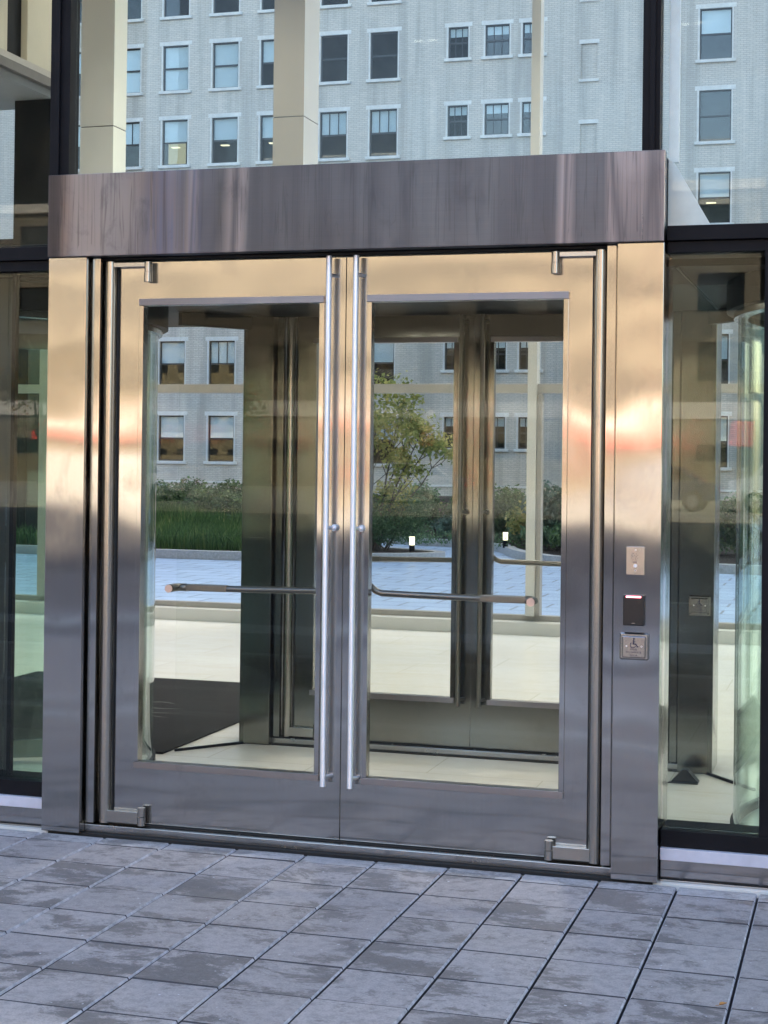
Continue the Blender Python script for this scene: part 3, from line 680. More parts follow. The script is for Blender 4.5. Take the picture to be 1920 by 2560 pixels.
# ================================================================== REVOLVING DOORS
def revolving(cx, label, mirror):
    e = empty('revolving_door', (cx, 1.15, 0), label, 'revolving door', 'glass revolving doors flanking the vestibule')
    r = 1.17
    for a0, a1 in ((-46, 46), (134, 226)):
        MB().arcwall(0, 0, r, a0, a1, 0.035, 2.25, 0.012, None, 28).build('drum_glass', M['glass_green'], e)
        MB().arcwall(0, 0, r+0.012, a0, a1, 0.0, 0.034, 0.036, None, 28).build('floor_track', M['black_metal'], e)
        for a in (a0, a1):
            p = MB(); p.tube([((r-0.006)*math.cos(R(a)), (r-0.006)*math.sin(R(a)), 0), ((r-0.006)*math.cos(R(a)), (r-0.006)*math.sin(R(a)), 2.25)], 0.022, 16); p.build('end_post', M['steel_tube'], e)
    cn = MB(); cn.tube([(0, 0, 2.25), (0, 0, 2.38)], r+0.05, 64, M['canopy']); cn.arcwall(0, 0, r+0.02, 0, 360, 2.22, 2.249, 0.06, M['steel_tube'], 64)
    cn.build('canopy_ring', M['canopy'], e)
    sh = MB(); sh.tube([(0, 0, 0), (0, 0, 2.25)], 0.045, 20); sh.build('shaft', M['steel_tube'], e)
    for k in range(4):
        a = R(28+90*k); wg = bpy.data.objects.new('wing', None); COL.objects.link(wg); wg.parent = e; wg.rotation_euler = (0, 0, a)
        f = MB(); f.box(0.05, 1.13, -0.016, 0.016, 0.02, 0.11); f.box(0.05, 1.13, -0.016, 0.016, 2.14, 2.22); f.box(1.09, 1.13, -0.016, 0.016, 0.111, 2.139); f.box(0.05, 0.09, -0.016, 0.016, 0.111, 2.139)
        f.build('wing_frame', M['steel_tube'], wg)
        box('wing_glass', 0.091, 1.089, -0.004, 0.004, 0.111, 2.139, M['glass_green'], wg)
    return e
downlight(0.75, 1.2, 2.373, 'pair of small round downlights in the vestibule ceiling', 9, rad=0.035)
downlight(1.9, 1.2, 2.373, 'pair of small round downlights in the vestibule ceiling', 9, rad=0.035)
revolving(-1.30, 'glass revolving door left of the vestibule, its curved edge behind the left door glass', False)
revolving(3.95, 'glass revolving door behind the narrow right-hand bay, with dark canopy ring', True)
for sgn, xa, xb, lab in ((1, 0.035, -0.235, 'angled glass side panel between left revolving door and inner doorway'), (-1, 2.552, 2.822, 'angled glass side panel between right revolving door and inner doorway')):
    e = empty('side_screen', (xa, 2.27, 0), lab, 'glass screen', 'angled vestibule side screens')
    dx, dy = xb-xa, -0.36; ln = math.hypot(dx, dy); e.rotation_euler = (0, 0, math.atan2(dy, dx))
    box('base_rail', 0, ln, -0.006, 0.006, 0, 0.014, M['black_metal'], e); box('glass_pane', 0, ln, -0.005, 0.005, 0.015, 2.30, M['glass_far'], e)
    box('head_rail', 0, ln, -0.02, 0.02, 2.301, 2.372, M['canopy'], e)
    # straight return from the front doorway to the drum
    e2 = empty('side_screen', (0.09 if sgn > 0 else W-0.09, 0.305, 0), lab.replace('inner', 'front'), 'glass screen', 'angled vestibule side screens')
    tx = -0.33 if sgn > 0 else 2.93; dx, dy = tx-e2.location.x, 0.14; ln = math.hypot(dx, dy); e2.rotation_euler = (0, 0, math.atan2(dy, dx))
    box('base_rail', 0, ln, -0.012, 0.012, 0, 0.035, M['black_metal'], e2); box('glass_pane', 0, ln, -0.005, 0.005, 0.036, 2.30, M['glass_far'], e2)
# floor mats
for x0, x1, lab in ((-2.45, -0.255, 'black entrance mat on the lobby floor behind the left door'), (2.90, 5.1, 'black entrance mat behind the right revolving door')):
    mt = MB(); mt.box(x0, x1, 1.80 if x0 < 0 else 2.4, 4.45, 0.0015, 0.012, None, 0.003, 1); tag(mt.build('entrance_mat', M['mat']), lab, 'door mat', 'black mats beside the vestibule')
rk = random.Random(9)
for k in range(9):
    yy = 2.72+0.085*k; xa = -1.20+rk.uniform(-.12, .1); xb_ = xa+rk.uniform(0.25, 0.75); pr = None
    mk = MB()
    for i in range(13):
        t = i/12; x = xa+(xb_-xa)*t; y = yy+0.10*math.sin(t*3.1)*(1 if k % 2 else -0.6); wd = 0.013*math.sin(math.pi*min(1, t+.08))
        cur = (x, y, wd)
        if pr: mk.quad((pr[0], pr[1]-pr[2], 0.0128), (cur[0], cur[1]-cur[2], 0.0128), (cur[0], cur[1]+cur[2], 0.0128), (pr[0], pr[1]+pr[2], 0.0128))
        pr = cur
    mk.build('emblem_stroke', M['emblem'], bpy.data.objects['entrance_mat'])
gt = MB(); gt.box(2.62, 3.3, 0.35, 1.1, 0.0012, 0.006)  # thin dark sheet laid where only a dark reflection lies on the floor
tag(gt.build('floor_reflection_patch', M['mat']), 'dark sheet standing in for a floor reflection inside the right-hand glass bay', 'door mat')
# steel post in the far left bay
box('bay_post', -0.70, -0.330, 0.30, 0.312, 0.0, 2.38, M['post_grey'])
tag(bpy.data.objects['bay_post'], 'dark grey steel post panel behind the glass at the far left edge', 'post')
# dark clad garden wall beyond the courtyard glass at the left
pv = empty('garden_wall', (-13.0, 18.9, 0), 'tall dark clad garden wall in the courtyard, seen through the far left glass bay', 'wall')
for k in range(6): box('wall_panel', -3.4+1.165*k, -3.4+1.165*k+1.155, 0, 0.5, 0.105, 5.2, M['dark_stone'], pv)
box('coping', -3.45, 3.62, -0.05, 0.55, 5.201, 5.3, M['black_metal'], pv)

# ================================================================== BRICK BUILDING ACROSS THE COURTYARD
YB = 58.0
bb_ = empty('brick_building', (0, YB, 0), 'grey painted brick office block with sash windows across the courtyard', 'building')
rows = [22.40, 19.20, 16.00, 12.80, 9.65, 6.48, 3.29]
wins = []   # cx, top, w, h, style, surround
def style(cx, r):
    t = {(-27.6, 1): 'full', (-25.35, 1): 'full', (-23.05, 1): 'full', (-20.85, 1): 'half', (-18.18, 1): 'dark', (-16.0, 1): 'dark',
         (-27.6, 2): 'muntin', (-25.35, 2): 'lit', (-23.05, 2): 'lamp', (-20.85, 2): 'lamp', (-18.18, 2): 'muntin', (-16.0, 2): 'muntin',
         (-25.35, 5): 'half', (-23.05, 5): 'muntin', (-25.35, 6): 'half', (-23.05, 6): 'half', (-27.6, 0): 'half', (-25.35, 0): 'half', (-23.05, 0): 'dark',
         (-2.5, 1): 'half', (-2.5, 2): 'dark', (-2.5, 3): 'lamp'}
    return t.get((cx, r), ['half', 'dark', 'muntin', 'half'][int(abs(cx)*7+r*3) % 4])
for r, z in enumerate(rows):
    for cx in (-29.9, -27.6, -25.35, -23.05, -20.85, -18.18, -16.0): wins.append((cx, z, 1.18, 1.95, style(cx, r)))
    for cx, ww in ((-12.84, 0.84), (-11.21, 1.0), (-9.75, 0.84)): wins.append((cx, z, ww, 1.28, 'six'))
    for cx in (-2.5, 0.6): wins.append((cx, z+0.08, 1.24, 2.0, style(cx, r)))
for cx in (-27.6, -25.35, -23.0): wins.append((cx, 0.17, 1.2, 1.0, 'dark'))
holes = [(cx-ww/2, cx+ww/2, z-h, z) for cx, z, ww, h, st in wins]
for z in (21.4, 18.2, 15.0, 11.8): holes.append((-7.79, -7.13, z-1.42, z))
def wall_holes(name, x0, x1, z0, z1, holes, depth, m, parent):
    xs = sorted({round(v, 4) for h in holes for v in h[:2]} | {x0, x1}); zs = sorted({round(v, 4) for h in holes for v in h[2:]} | {z0, z1})
    mb = MB(); bm = mb.bm; V = {}
    def v(x, z):
        if (x, z) not in V: V[(x, z)] = bm.verts.new((x, 0, z))
        return V[(x, z)]
    hs = [tuple(round(q, 4) for q in h) for h in holes]
    for i in range(len(xs)-1):
        for j in range(len(zs)-1):
            cx, cz = (xs[i]+xs[i+1])/2, (zs[j]+zs[j+1])/2
            if any(h[0] < cx < h[1] and h[2] < cz < h[3] for h in hs): continue
            bm.faces.new((v(xs[i], zs[j]), v(xs[i+1], zs[j]), v(xs[i+1], zs[j+1]), v(xs[i], zs[j+1])))
    for h in hs:
        a, b_, c_, d = h
        mb.quad((a, 0, c_), (a, 0, d), (a, depth, d), (a, depth, c_)); mb.quad((b_, 0, c_), (b_, depth, c_), (b_, depth, d), (b_, 0, d))
        mb.quad((a, 0, d), (b_, 0, d), (b_, depth, d), (a, depth, d)); mb.quad((a, 0, c_), (a, depth, c_), (b_, depth, c_), (b_, 0, c_))
    return mb.build(name, m, parent)
wall_holes('wall', -70, 40, -3.0, 44, holes, 0.25, M['brick'], bb_)
box('rear_volume', -70, 40, 1.2, 14, -3.0, 43.9, M['room'], bb_)
box('roof', -70.2, 40.2, -0.2, 14.2, 44.0, 44.6, M['lime'], bb_)
box('ledge', -70, 40, -0.05, 0.0, 0.42, 0.50, M['lime'], bb_)
for z in (21.4, 18.2, 15.0, 11.8):
    o = box('bricked_up_opening', -7.79, -7.13, 0.08, 0.2, z-1.42, z, M['brick'], bb_)
    box('sill', -7.86, -7.06, -0.06, 0.0, z-1.53, z-1.421, M['lime'], o); box('lintel', -7.86, -7.06, -0.012, 0.0, z, z+0.16, M['lime'], o)
cache = {}
def window_meshes(ww, h, st):
    key = (ww, h, st)
    if key in cache: return cache[key]
    a = ww/2; res = {}
    fr = MB(); t = 0.055; y0, y1 = 0.10, 0.15
    fr.box(-a, -a+t, y0, y1, -h, 0); fr.box(a-t, a, y0, y1, -h, 0); fr.box(-a+t, a-t, y0, y1, -t, 0); fr.box(-a+t, a-t, y0, y1, -h, -h+t)
    fr.box(-a+t, a-t, y0-0.02, y1-0.002, -h*0.5-0.035, -h*0.5+0.03)
    if st in ('muntin',):
        for k in (-1, 1): fr.box(k*ww/6-0.014, k*ww/6+0.014, y0+0.005, y1-0.005, -h*0.5+0.03, -t)
    if st == 'six':
        for k in (-1, 1): fr.box(k*ww/6-0.014, k*ww/6+0.014, y0+0.005, y1-0.005, -h+t, -t)
    res['window'] = (fr, M['sash'])
    g_ = MB(); g_.box(-a+t, a-t, 0.122, 0.128, -h+t, -t); res['pane'] = (g_, M['window'])
    f = {'full': 0.97, 'half': 0.5, 'dark': 0.0, 'muntin': 0.5, 'lit': 0.5, 'lamp': 0.5, 'six': 0.30}[st]
    if f: bl = MB(); bl.box(-a+t, a-t, 0.16, 0.17, -h*f, -0.02); res['blind'] = (bl, M['blind'])
    s_ = MB(); s_.box(-a-0.16, a+0.16, -0.09, 0.10, -h-0.13, -h-0.001, None, 0.01, 1); res['sill'] = (s_, M['lime'])
    l_ = MB(); l_.box(-a-0.16, a+0.16, -0.012, 0.10, 0.001, 0.17); l_.box(-a-0.075, -a-0.001, -0.008, 0.09, -h, 0.0); l_.box(a+0.001, a+0.055, -0.008, 0.09, -h, 0.0); res['lintel'] = (l_, M['lime'])
    if st == 'lit':
        k = MB(); k.box(-a+t, a*0.45, 0.55, 0.6, -h, -h*0.45); res['lit_room'] = (k, M['litroom'])
    if st in ('lit', 'lamp'):
        k = MB(); k.box(-a*0.55, a*0.05, 0.35, 0.55, -h*0.56-0.03, -h*0.56); res['room_lamp'] = (k, M['litlamp'])
    cache[key] = {n: (mb.build(n, mm, None).data) for n, (mb, mm) in res.items()}
    for o in list(COL.objects):
        if o.parent is None and o.data in cache[key].values(): bpy.data.objects.remove(o)
    return cache[key]
for cx, z, ww, h, st in wins:
    ms = window_meshes(ww, h, st)
    wo_ = bpy.data.objects.new('window', ms['window']); COL.objects.link(wo_); wo_.parent = bb_; wo_.location = (cx, 0, z)
    for n, me in ms.items():
        if n != 'window': o = bpy.data.objects.new(n, me); COL.objects.link(o); o.parent = wo_

# ================================================================== COURTYARD PLANTING
def smooth_poly(pts, n=6, closed=False):
    out = []
    P = pts
    for i in range(len(P)-1):
        p0 = Vector(P[max(i-1, 0)]); p1 = Vector(P[i]); p2 = Vector(P[i+1]); p3 = Vector(P[min(i+2, len(P)-1)])
        for k in range(n):
            t = k/n; out.append(0.5*((2*p1)+(-p0+p2)*t+(2*p0-5*p1+4*p2-p3)*t*t+(-p0+3*p1-3*p2+p3)*t**3))
    out.append(Vector(P[-1])); return out
def kerb(name, pts, wd=0.17, h=0.125):
    P = smooth_poly(pts, 8); mb = MB(); L_, R_ = [], []
    for i, p in enumerate(P):
        d = (P[min(i+1, len(P)-1)]-P[max(i-1, 0)]).normalized(); n = Vector((-d.y, d.x))*wd
        L_.append(p); R_.append(p+n)
    ring = []
    for a, b_ in zip(L_, R_): ring.append([mb.bm.verts.new((q.x, q.y, z)) for q, z in ((a, -0.01), (a, h), (b_, h), (b_, -0.01))])
    for i in range(len(ring)-1):
        for k in range(3): mb.bm.faces.new((ring[i][k], ring[i+1][k], ring[i+1][k+1], ring[i][k+1]))
    bmesh.ops.recalc_face_normals(mb.bm, faces=mb.bm.faces)
    return mb.build(name, M['granite'], None, 'structure')
isl = [(-20, 17.0), (-12, 17.0), (-7.3, 17.0), (-5.7, 17.05), (-4.6, 17.3), (-3.97, 17.6), (-3.56, 17.83), (-3.08, 18.27), (-3.12, 18.8), (-4.0, 19.4), (-5.2, 20.0), (-7.5, 21.2), (-12, 22.4), (-20, 23)]
bck = [(-20, 26.2), (-12, 25.4), (-8, 24.3), (-5.66, 23.1), (-4.46, 22.5), (-3.7, 22.2), (-2.8, 21.3), (-2.34, 20.1), (-1.93, 19.2), (-1.57, 18.7), (-1.09, 18.26), (1, 17.6), (4, 17.3), (12, 17.2)]
kerb('island_kerb', isl); kerb('planter_kerb', bck)
def soil(name, pts):
    mb = MB(); P = smooth_poly(pts, 4)
    mb.prism([(p.x, p.y) for p in P], -0.005, 0.105); return mb.build(name, M['soil'], None, 'structure')
soil('island_soil', [(x*1.0-(0.09 if i in range(5, 9) else 0), y+(0.10 if i < 7 else (0 if i < 8 else -0.10))) for i, (x, y) in enumerate(isl)])
soil('planter_soil', [(x+0.05, y+0.13) for x, y in bck]+[(12, 54.9), (-20, 54.9)])

def leaves(bm_, tone, c_, rad, n, size, rnd, shell=0.55, lean=None):
    for _ in range(n):
        d = Vector((rnd.gauss(0, 1), rnd.gauss(0, 1), rnd.gauss(0, 1))).normalized()
        rr = (shell+(1-shell)*rnd.random())
        bumpy = 1+0.28*mnoise.noise(Vector((d.x*2.2+c_[0]*3, d.y*2.2+c_[1], d.z*2.2)))+0.12*mnoise.noise(d*6)
        p = Vector(c_)+Vector((d.x*rad[0], d.y*rad[1], d.z*rad[2]))*rr*bumpy
        if p.z < 0.10: continue
        sx = size*rnd.uniform(0.6, 1.25); sy = sx*rnd.uniform(0.4, 0.65)
        nrm = (d*0.6+Vector((rnd.uniform(-1, 1), rnd.uniform(-1, 1), rnd.uniform(-0.2, 1)))).normalized()
        u = nrm.orthogonal().normalized(); u.rotate(Matrix.Rotation(rnd.uniform(0, 6.28), 3, nrm)); v = nrm.cross(u)
        f = bm_.faces.new([bm_.verts.new(p+q) for q in (u*sx*0.5, v*sy*0.5, -u*sx*0.5, -v*sy*0.5)])
        f[tone] = min(1, max(0, 0.42+0.5*mnoise.noise(p*2.5)+rnd.gauss(0, 0.17)))
def shrub(name, label, cx, cy_, clumps, m, size, n, group, cat='shrub', seed=0, stems=True):
    rnd = random.Random(seed*13+5); e = empty(name, (cx, cy_, 0.10), label, cat, group)
    mb = MB(); tone = mb.bm.faces.layers.float.new('tone')
    for (dx, dy, z, rx, ry, rz) in clumps: leaves(mb.bm, tone, (dx, dy, z), (rx, ry, rz), int(n*rx*rz/0.16), size, rnd, 0.35)
    mb.build('foliage', m, e)
    if stems:
        st = MB()
        for k in range(7):
            cl = rnd.choice(clumps); a = rnd.uniform(0, 6.28)
            st.tube([(rnd.uniform(-.08, .08), rnd.uniform(-.08, .08), 0), (cl[0]*0.6+0.08*math.cos(a), cl[1]*0.6, cl[2]*0.5), (cl[0]+cl[3]*0.4*math.cos(a), cl[1]+cl[4]*.4*math.sin(a), cl[2]+cl[5]*0.3)], [0.014, 0.010, 0.005], 6)
        st.build('stem', M['bark'], e)
    return e
def rndclumps(rnd, wd, h, k=5, d=0.4):
    out = []
    for i in range(k):
        out.append((rnd.uniform(-wd*.6, wd*.6), rnd.uniform(-d, d)*.6, h*rnd.uniform(.35, .68), wd*rnd.uniform(.35, .55), d*rnd.uniform(.6, 1), h*rnd.uniform(.26, .40)))
    return out
rs = random.Random(11)
G1 = 'low shrubs planted along the courtyard kerb'
back = [  # x, y, width, height, material, label
    (-3.55, 23.6, .75, 1.10, 'leaf_dark', 'glossy dark shrub behind the curved kerb, left of the inner door stiles'),
    (-4.55, 23.9, .75, 1.00, 'leaf_mid', 'bright green hydrangea-like shrub just right of the small tree stems'),
    (-2.75, 22.9, .70, 1.12, 'leaf_dark', 'very dark leafy shrub showing between the inner door stiles'),
    (-2.15, 21.6, .70, 0.98, 'leaf_yellow', 'pale green broad-leaved shrub seen left of the courtyard mullion'),
    (-1.65, 21.0, .75, 1.20, 'leaf_blue', 'blue-green dense shrub behind the courtyard mullion'),
    (-0.75, 20.6, .90, 1.22, 'leaf_blue', 'broad blue-green shrub at the right edge of the right door glass'),
    (-1.05, 19.6, .75, 0.62, 'leaf_dark', 'low dark shrub near the kerb at the right edge of the right door'),
    (-1.70, 20.35, .45, 0.50, 'leaf_mid', 'small bright green ground shrub beside the path lamp'),
    (-2.25, 21.9, .55, 0.40, 'leaf_mid', 'spreading low green plant behind the right path lamp'),
    (-5.40, 24.4, .75, 0.95, 'leaf_yellow', 'olive shrub behind the small multi-stemmed tree'),
    (-3.95, 23.0, .55, 0.50, 'leaf_blue', 'grey-green low plant along the curved planter kerb'),
    (0.50, 20.4, .90, 1.15, 'leaf_blue', 'blue-green shrub seen in the narrow right-hand bay'),
    (1.70, 20.2, .90, 1.10, 'leaf_mid', 'mid green shrub behind the right revolving door'),
    (-7.2, 25.6, 1.0, 0.85, 'leaf_dark', 'low dark hedge shrub behind the left lawn, near the basement window'),
    (-8.6, 25.8, 1.0, 0.98, 'leaf_dark', 'dark hedge shrub in the middle of the left door glass'),
    (-10.0, 25.9, 1.0, 1.12, 'leaf_dark', 'tallest dark hedge shrub at the left edge of the left door glass'),
    (-11.5, 26.0, 1.0, 1.05, 'leaf_dark', 'dark hedge shrub hidden partly by the left door stile'),
]
for i, (x, y, wd, h, mm, lab) in enumerate(back):
    shrub('shrub', lab, x, y, rndclumps(rs, wd, h, 9), M[mm], 0.09, 800, G1, seed=i)
shrub('shrub', 'fine-leaved rounded green shrub on the island bed under the small tree', -4.1, 18.75, rndclumps(rs, .80, 0.98, 9), M['leaf_mid'], 0.045, 900, G1, seed=40)
shrub('shrub', 'bluish fine-leaved shrub at the left of the island bed', -5.1, 18.9, rndclumps(rs, .75, 0.90, 8), M['leaf_blue'], 0.045, 900, G1, seed=41)
shrub('shrub', 'dark grass-like mound shrub at the front of the left lawn hedge', -7.4, 21.0, rndclumps(rs, .75, 0.55, 6), M['leaf_dark'], 0.06, 500, G1, seed=42)
shrub('shrub', 'tall yellow-green bush rising behind the right door glass', -1.15, 23.4, [(0, 0, 1.1, .7, .6, .6), (.5, 0, 1.45, .6, .5, .5), (-.3, 0, .7, .6, .5, .5), (.9, .2, 1.2, .5, .5, .5)], M['leaf_yellow'], 0.07, 420, G1, seed=43)
for k, (x, y, wd, h, lb) in enumerate(((-9.9, 23.2, 1.0, 1.05, 'broad dark rounded shrub at the left, in front of the clipped hedge'), (-8.75, 22.7, 0.95, 0.98, 'rounded dark green shrub in the middle of the left bed'), (-7.75, 22.2, 0.8, 0.80, 'lower rounded dark shrub sloping down beside the inner door jamb'))):
    shrub('shrub', lb, x, y, rndclumps(rs, wd, h, 10), M['leaf_dark'], 0.075, 1000, G1, seed=70+k)
# ornamental grass on the left bed
gr = MB(); tone = gr.bm.faces.layers.float.new('tone'); rg = random.Random(5)
for k in range(15000):
    x = rg.uniform(-13, -5.2); y = rg.uniform(17.35, 20.3+(-5-x)*0.25)
    if mnoise.noise(Vector((x*0.9, y*0.9, 0))) < -0.30: continue
    h = (0.22+0.20*mnoise.noise(Vector((x*0.8, y*0.8, 3)))+max(0, (y-18)*0.09))*rg.uniform(0.5, 1.25)+0.06; a = rg.uniform(0, 6.28); ln = rg.uniform(0.02, 0.22); wv = rg.uniform(0.007, 0.013)
    b0 = Vector((x, y, 0.10)); m1 = b0+Vector((math.cos(a)*ln*.35, math.sin(a)*ln*.35, h*.65)); t1 = b0+Vector((math.cos(a)*ln, math.sin(a)*ln, h))
    sd_ = Vector((wv, 0, 0)) if rg.random() < .7 else Vector((0, wv, 0)); tn = min(1, max(0, .4+.45*mnoise.noise(Vector((x*1.4, y*1.4, 1)))+rg.gauss(0, .2)))
    vs = [gr.bm.verts.new(p) for p in (b0-sd_, b0+sd_, m1+sd_*.8, m1-sd_*.8, t1)]
    for q in ((0, 1, 2, 3), (3, 2, 4)):
        f = gr.bm.faces.new([vs[i] for i in q]); f[tone] = tn
go = gr.build('ornamental_grass', M['grass'])
tag(go, 'long green ornamental grass growing in the left courtyard bed', 'grass', kind='stuff')
gc = MB(); tone = gc.bm.faces.layers.float.new('tone')
for k in range(70): leaves(gc.bm, tone, (rg.uniform(-6, 4), rg.uniform(20.5, 25), 0.16), (0.5, 0.5, 0.22), 130, 0.06, rg, 0.3)
tag(gc.build('ground_cover', M['leaf_mid']), 'mixed leafy ground cover between the courtyard shrubs', 'ground cover', kind='stuff')

def tree(name, label, x, y, stems, crown, m, size, n, seed, group=None, r0=0.022):
    rnd = random.Random(seed); e = empty(name, (x, y, 0.1), label, 'tree', group); tk = MB()
    tips = []
    for (tx, ty, tz) in stems:
        bx_, by_ = rnd.uniform(-.10, .10), rnd.uniform(-.10, .10)
        p = [Vector((bx_, by_, -0.02))]
        for k in range(1, 7):
            t = k/6; p.append(Vector((bx_+tx*t**1.25+rnd.uniform(-.03, .03), by_+ty*t**1.2+rnd.uniform(-.03, .03), tz*t)))
        tk.tube(p, [r0*(1-.7*i/6) for i in range(7)], 7); tips.append(p[-1])
        for q in range(4):
            b0 = p[rnd.randint(2, 5)]; d = Vector((rnd.uniform(-.5, .5)+tx*.2, rnd.uniform(-.5, .5), rnd.uniform(.3, .8)))*rnd.uniform(.5, 1)*tz/2.3
            tk.tube([b0, b0+d*.5+Vector((0, 0, -.04)), b0+d], [r0*.4, r0*.28, r0*.12], 5); tips.append(b0+d)
    tk.build('trunk', M['bark'], e)
    cb_ = MB(); tone = cb_.bm.faces.layers.float.new('tone')
    for (cx, cy__, cz, rx, ry, rz) in crown: leaves(cb_.bm, tone, (cx, cy__, cz), (rx, ry, rz), int(n*rx*rz), size, rnd, 0.15)
    for t in tips: leaves(cb_.bm, tone, t, (.25, .25, .2), int(n*.04), size, rnd, 0.1)
    cb_.build('crown', m, e); return e
tree('small_tree', 'small multi-stemmed tree with yellowing leaves on the island bed', -4.35, 18.9,
     [(.15, 0, 2.1), (.65, .1, 2.0), (1.0, -.1, 1.75), (-.4, .2, 2.1), (-.9, 0, 1.9), (.35, .3, 2.4), (-.15, -.3, 2.3), (1.15, .2, 1.6), (.8, -.3, 1.95)],
     [(0.1, 0, 2.15, .75, .7, .42), (.75, 0, 1.95, .45, .5, .36), (-.75, 0, 2.1, .6, .6, .4), (0.2, .1, 2.6, .6, .5, .32), (1.1, 0, 1.72, .35, .4, .26), (-.2, 0, 1.85, .4, .4, .22), (.5, 0, 1.62, .25, .3, .12)],
     M['leaf_yellow'], 0.085, 2300, 21)
def path_light(x, y, label):
    e = empty('path_light', (x, y, 0.1), label, 'path light', 'small lit bollard lamps in the courtyard')
    p = MB(); p.tube([(0, 0, 0), (0, 0, 0.13)], 0.045, 14); p.build('post', M['black_metal'], e)
    p = MB(); p.tube([(0, 0, 0.131), (0, 0, 0.265)], [0.040, 0.043], 16); p.build('lantern', M['lantern'], e)
    p = MB(); p.tube([(0, 0, 0.266), (0, 0, 0.278)], 0.05, 16); p.build('cap', M['black_metal'], e)
path_light(-3.50, 18.35, 'small glowing path lamp at the tip of the island bed')
path_light(-2.50, 20.62, 'small glowing path lamp beside the inner door pull, behind the path')

# ================================================================== ACROSS THE STREET (seen mirrored in steel and glass)
def street_building(name, label, x0, x1, y, h, wallm, storeys, bayw, awn=None, depth=14):
    e = empty(name, ((x0+x1)/2, y, 0), label, 'building', 'sunlit buildings mirrored in the steel and glass')
    hw = (x1-x0)/2; n = int((x1-x0)/bayw); gap = (x1-x0)/n; hs = []
    for s_ in range(storeys):
        zb = 5.6+s_*3.4
        if zb+2.2 > h: break
        for k in range(n):
            xc = -hw+gap*(k+.5); hs.append((xc-gap*.30, xc+gap*.30, zb, zb+1.9))
    w_ = wall_holes('wall', -hw, hw, 0, h, hs, 0.3, wallm, e); 
    for v in w_.data.vertices: v.co.y = -v.co.y
    w_.data.flip_normals()
    box('rear_volume', -hw, hw, -depth, -0.6, 0, h-0.05, M['room'], e)
    gl = MB()
    for a, b_, c_, d in hs: gl.box(a, b_, -0.22, -0.2, c_, d)
    gl.build('window_row', M['carglass'], e)
    box('cornice', -hw-.2, hw+.2, -depth, 0.35, h, h+0.5, M['white_band'], e)
    box('fascia', -hw, hw, 0.002, 0.22, 3.72, 4.55, M['white_band'], e)
    box('stall_riser', -hw, hw, 0.002, 0.12, 0.0, 1.45, M['ochre'], e)
    for k in range(n):
        xc = -hw+gap*(k+.5); box('shop_window', xc-gap*.3, xc+gap*.3, 0.001, 0.05, 1.62, 2.45, M['carglass'], e)
    if awn:
        a = MB()
        for (u0, u1) in awn: a.prism([(0.23, 3.62), (1.7, 2.75), (1.7, 2.35), (0.23, 2.6)], u0-(x0+x1)/2, u1-(x0+x1)/2, axis='x')
        a.build('awning', M['red'], e)
    return e
street_building('street_building', 'long ochre sunlit shop building with red awnings mirrored in the steel jambs', -62, -1.8, -75, 15, M['tan'], 3, 3.6, [(-40.6, -36.4), (-23.2, -21.6), (-11.0, -6.8), (-3.1, -1.95)])
street_building('street_building', 'tall orange brick building mirrored at the right edge of the glass', -1.4, 24, -75, 42, M['orange_brick'], 10, 3.2)
street_building('street_building', 'tall ochre building mirrored in the upper left glass', -92, -63, -75, 30, M['ochre'], 7, 3.4)
dt = empty('dark_tower', (-72, -92, 0), 'tall dark glass tower mirrored in the upper left pane', 'tower')
box('wall', -20, 20, -20, 0, -0.1, 75, M['black_metal'], dt)
for k in range(18): box('floor_band', -20.05, 20.05, 0.01, 0.12, 4*k+3.2, 4*k+4.0, M['canopy'], dt)
for nm, lab, x0, x1 in (('street_building', 'shaded grey street block far to the left, mirrored in the door pulls', -104, -94), ('street_building', 'shaded grey street block far to the right, mirrored in the jamb edge', 60, 72)):
    e = empty(nm, (x0, -55, 0), lab, 'building', 'sunlit buildings mirrored in the steel and glass')
    box('wall', 0, x1-x0, -18, 40, -0.3, 20, M['tan'], e, 0.05); box('cornice', -0.2, x1-x0+.2, -18.2, 40.2, 20.001, 20.6, M['white_band'], e)
for i, (x, y, h) in enumerate([(-36, -66, 7.5), (-27, -67, 6.5), (-17, -66, 7.0), (-46, -66, 7.2)]):
    s_ = h/2.6
    tree('street_tree', ['golden street tree mirrored in the left jamb', 'smaller golden street tree mirrored in the left door', 'golden street tree mirrored in the meeting stiles', 'golden street tree mirrored at the far left'][i], x, y,
         [(0, 0, h*.8), (.9, .3, h*.75), (-.8, -.2, h*.75)], [(0, 0, h*.72, 2.0, 1.8, 1.5), (1.1, 0, h*.6, 1.3, 1.3, 1.0), (-1.2, 0, h*.62, 1.3, 1.3, 1.1)], M['leaf_gold'], 0.22, 420, 60+i, 'golden trees along the street', r0=0.12)
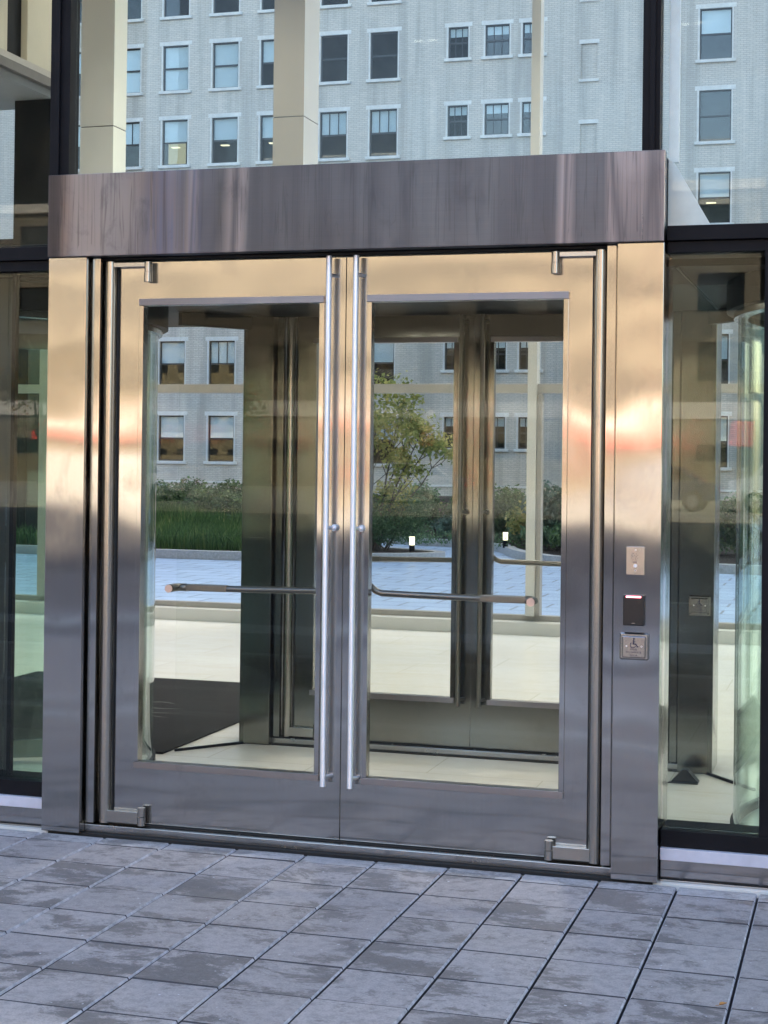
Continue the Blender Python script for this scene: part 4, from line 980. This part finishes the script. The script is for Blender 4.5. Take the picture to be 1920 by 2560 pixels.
def car(x, y, m, label, van=False, L_=4.5):
    e = empty('parked_car', (x, y, -0.02), label, 'van' if van else 'car', 'vehicles parked on the sunny side of the street')
    hw = L_/2
    if van: prof = [(-hw, .35), (-hw, 1.0), (-hw+.75, 1.15), (-hw+1.35, 2.0), (hw-.1, 2.05), (hw, 1.9), (hw, .35)]
    else: prof = [(-hw, .35), (-hw, .72), (-hw+.95, .92), (hw-.55, .95), (hw, .88), (hw, .35)]
    b_ = MB(); b_.prism(prof, -.88, .88, axis='y', bevel=0.05); body = b_.build('body', m, e)
    if not van:
        c_ = MB(); c_.prism([(-hw+.95, .90), (-hw+1.65, 1.42), (hw-1.25, 1.44), (hw-.5, .93)], -.76, .76, axis='y', bevel=0.04); c_.build('cabin', m, e)
        g_ = MB(); g_.prism([(-hw+1.16, .95), (-hw+1.72, 1.37), (hw-1.32, 1.38), (hw-.78, .97)], -.775, .775, axis='y'); g_.build('side_window', M['carglass'], e)
    else:
        g_ = MB(); g_.prism([(-hw+.95, 1.2), (-hw+1.42, 1.85), (-hw+2.3, 1.88), (-hw+2.3, 1.2)], -.895, .895, axis='y'); g_.build('side_window', M['carglass'], e)
    for sx in (-1, 1):
        for sy in (-1, 1):
            w_ = MB(); cx = sx*(hw-.82); w_.tube([(cx, sy*.70, .33), (cx, sy*.905, .33)], .33, 20, M['tyre']); w_.tube([(cx, sy*.90, .33), (cx, sy*.915, .33)], .20, 16, M['car_silver']); w_.build('wheel', M['tyre'], e)
    for sx, mm in ((-1, 'white_band'), (1, 'red')):
        for sy in (-.6, .6): box('headlight' if sx < 0 else 'tail_light', sx*hw-.03, sx*hw+.03, sy-.14, sy+.14, .62, .76, M[mm], e)
car(-3.4, -46.5, M['car_blue'], 'dark blue car mirrored in the narrow right-hand glass bay')
car(1.6, -46.8, M['car_white'], 'white van mirrored at the right edge of the right-hand bay', True, 5.0)
car(-12.5, -50, M['car_silver'], 'silver car mirrored in the right jamb')
car(-22, -47, M['car_white'], 'white car mirrored in the door stiles')
car(-34, -48, M['car_silver'], 'silver car mirrored in the left jamb')

# ---- small litter on the pavers
def litter(x, y, rz, m, label, ln=0.035):
    mb = MB(); n = 9; pts = []
    for i in range(n):
        t = i/(n-1); pts.append((ln*(t-.5), ln*0.28*math.sin(math.pi*t)))
    mid = [mb.bm.verts.new((a, 0, 0.006+0.004*abs(a)/ln)) for a, b_ in pts]
    up = [mb.bm.verts.new((a, b_, 0.009+0.010*b_/ln)) for a, b_ in pts]; dnn = [mb.bm.verts.new((a, -b_, 0.010+0.012*b_/ln)) for a, b_ in pts]
    for i in range(n-1):
        mb.bm.faces.new((mid[i], mid[i+1], up[i+1], up[i])); mb.bm.faces.new((dnn[i], dnn[i+1], mid[i+1], mid[i]))
    mb.tube([(-ln*.5, 0, 0.008), (-ln*.85, 0.002, 0.009)], 0.0008, 5)
    o = mb.build('fallen_leaf', m); o.location = (x, y, 0.001); o.rotation_euler = (0, 0, rz)
    tag(o, label, 'leaf')
litter(2.942, -1.315, 0.9, M['dry_leaf'], 'small orange dry leaf lying in a paver joint at the lower right')
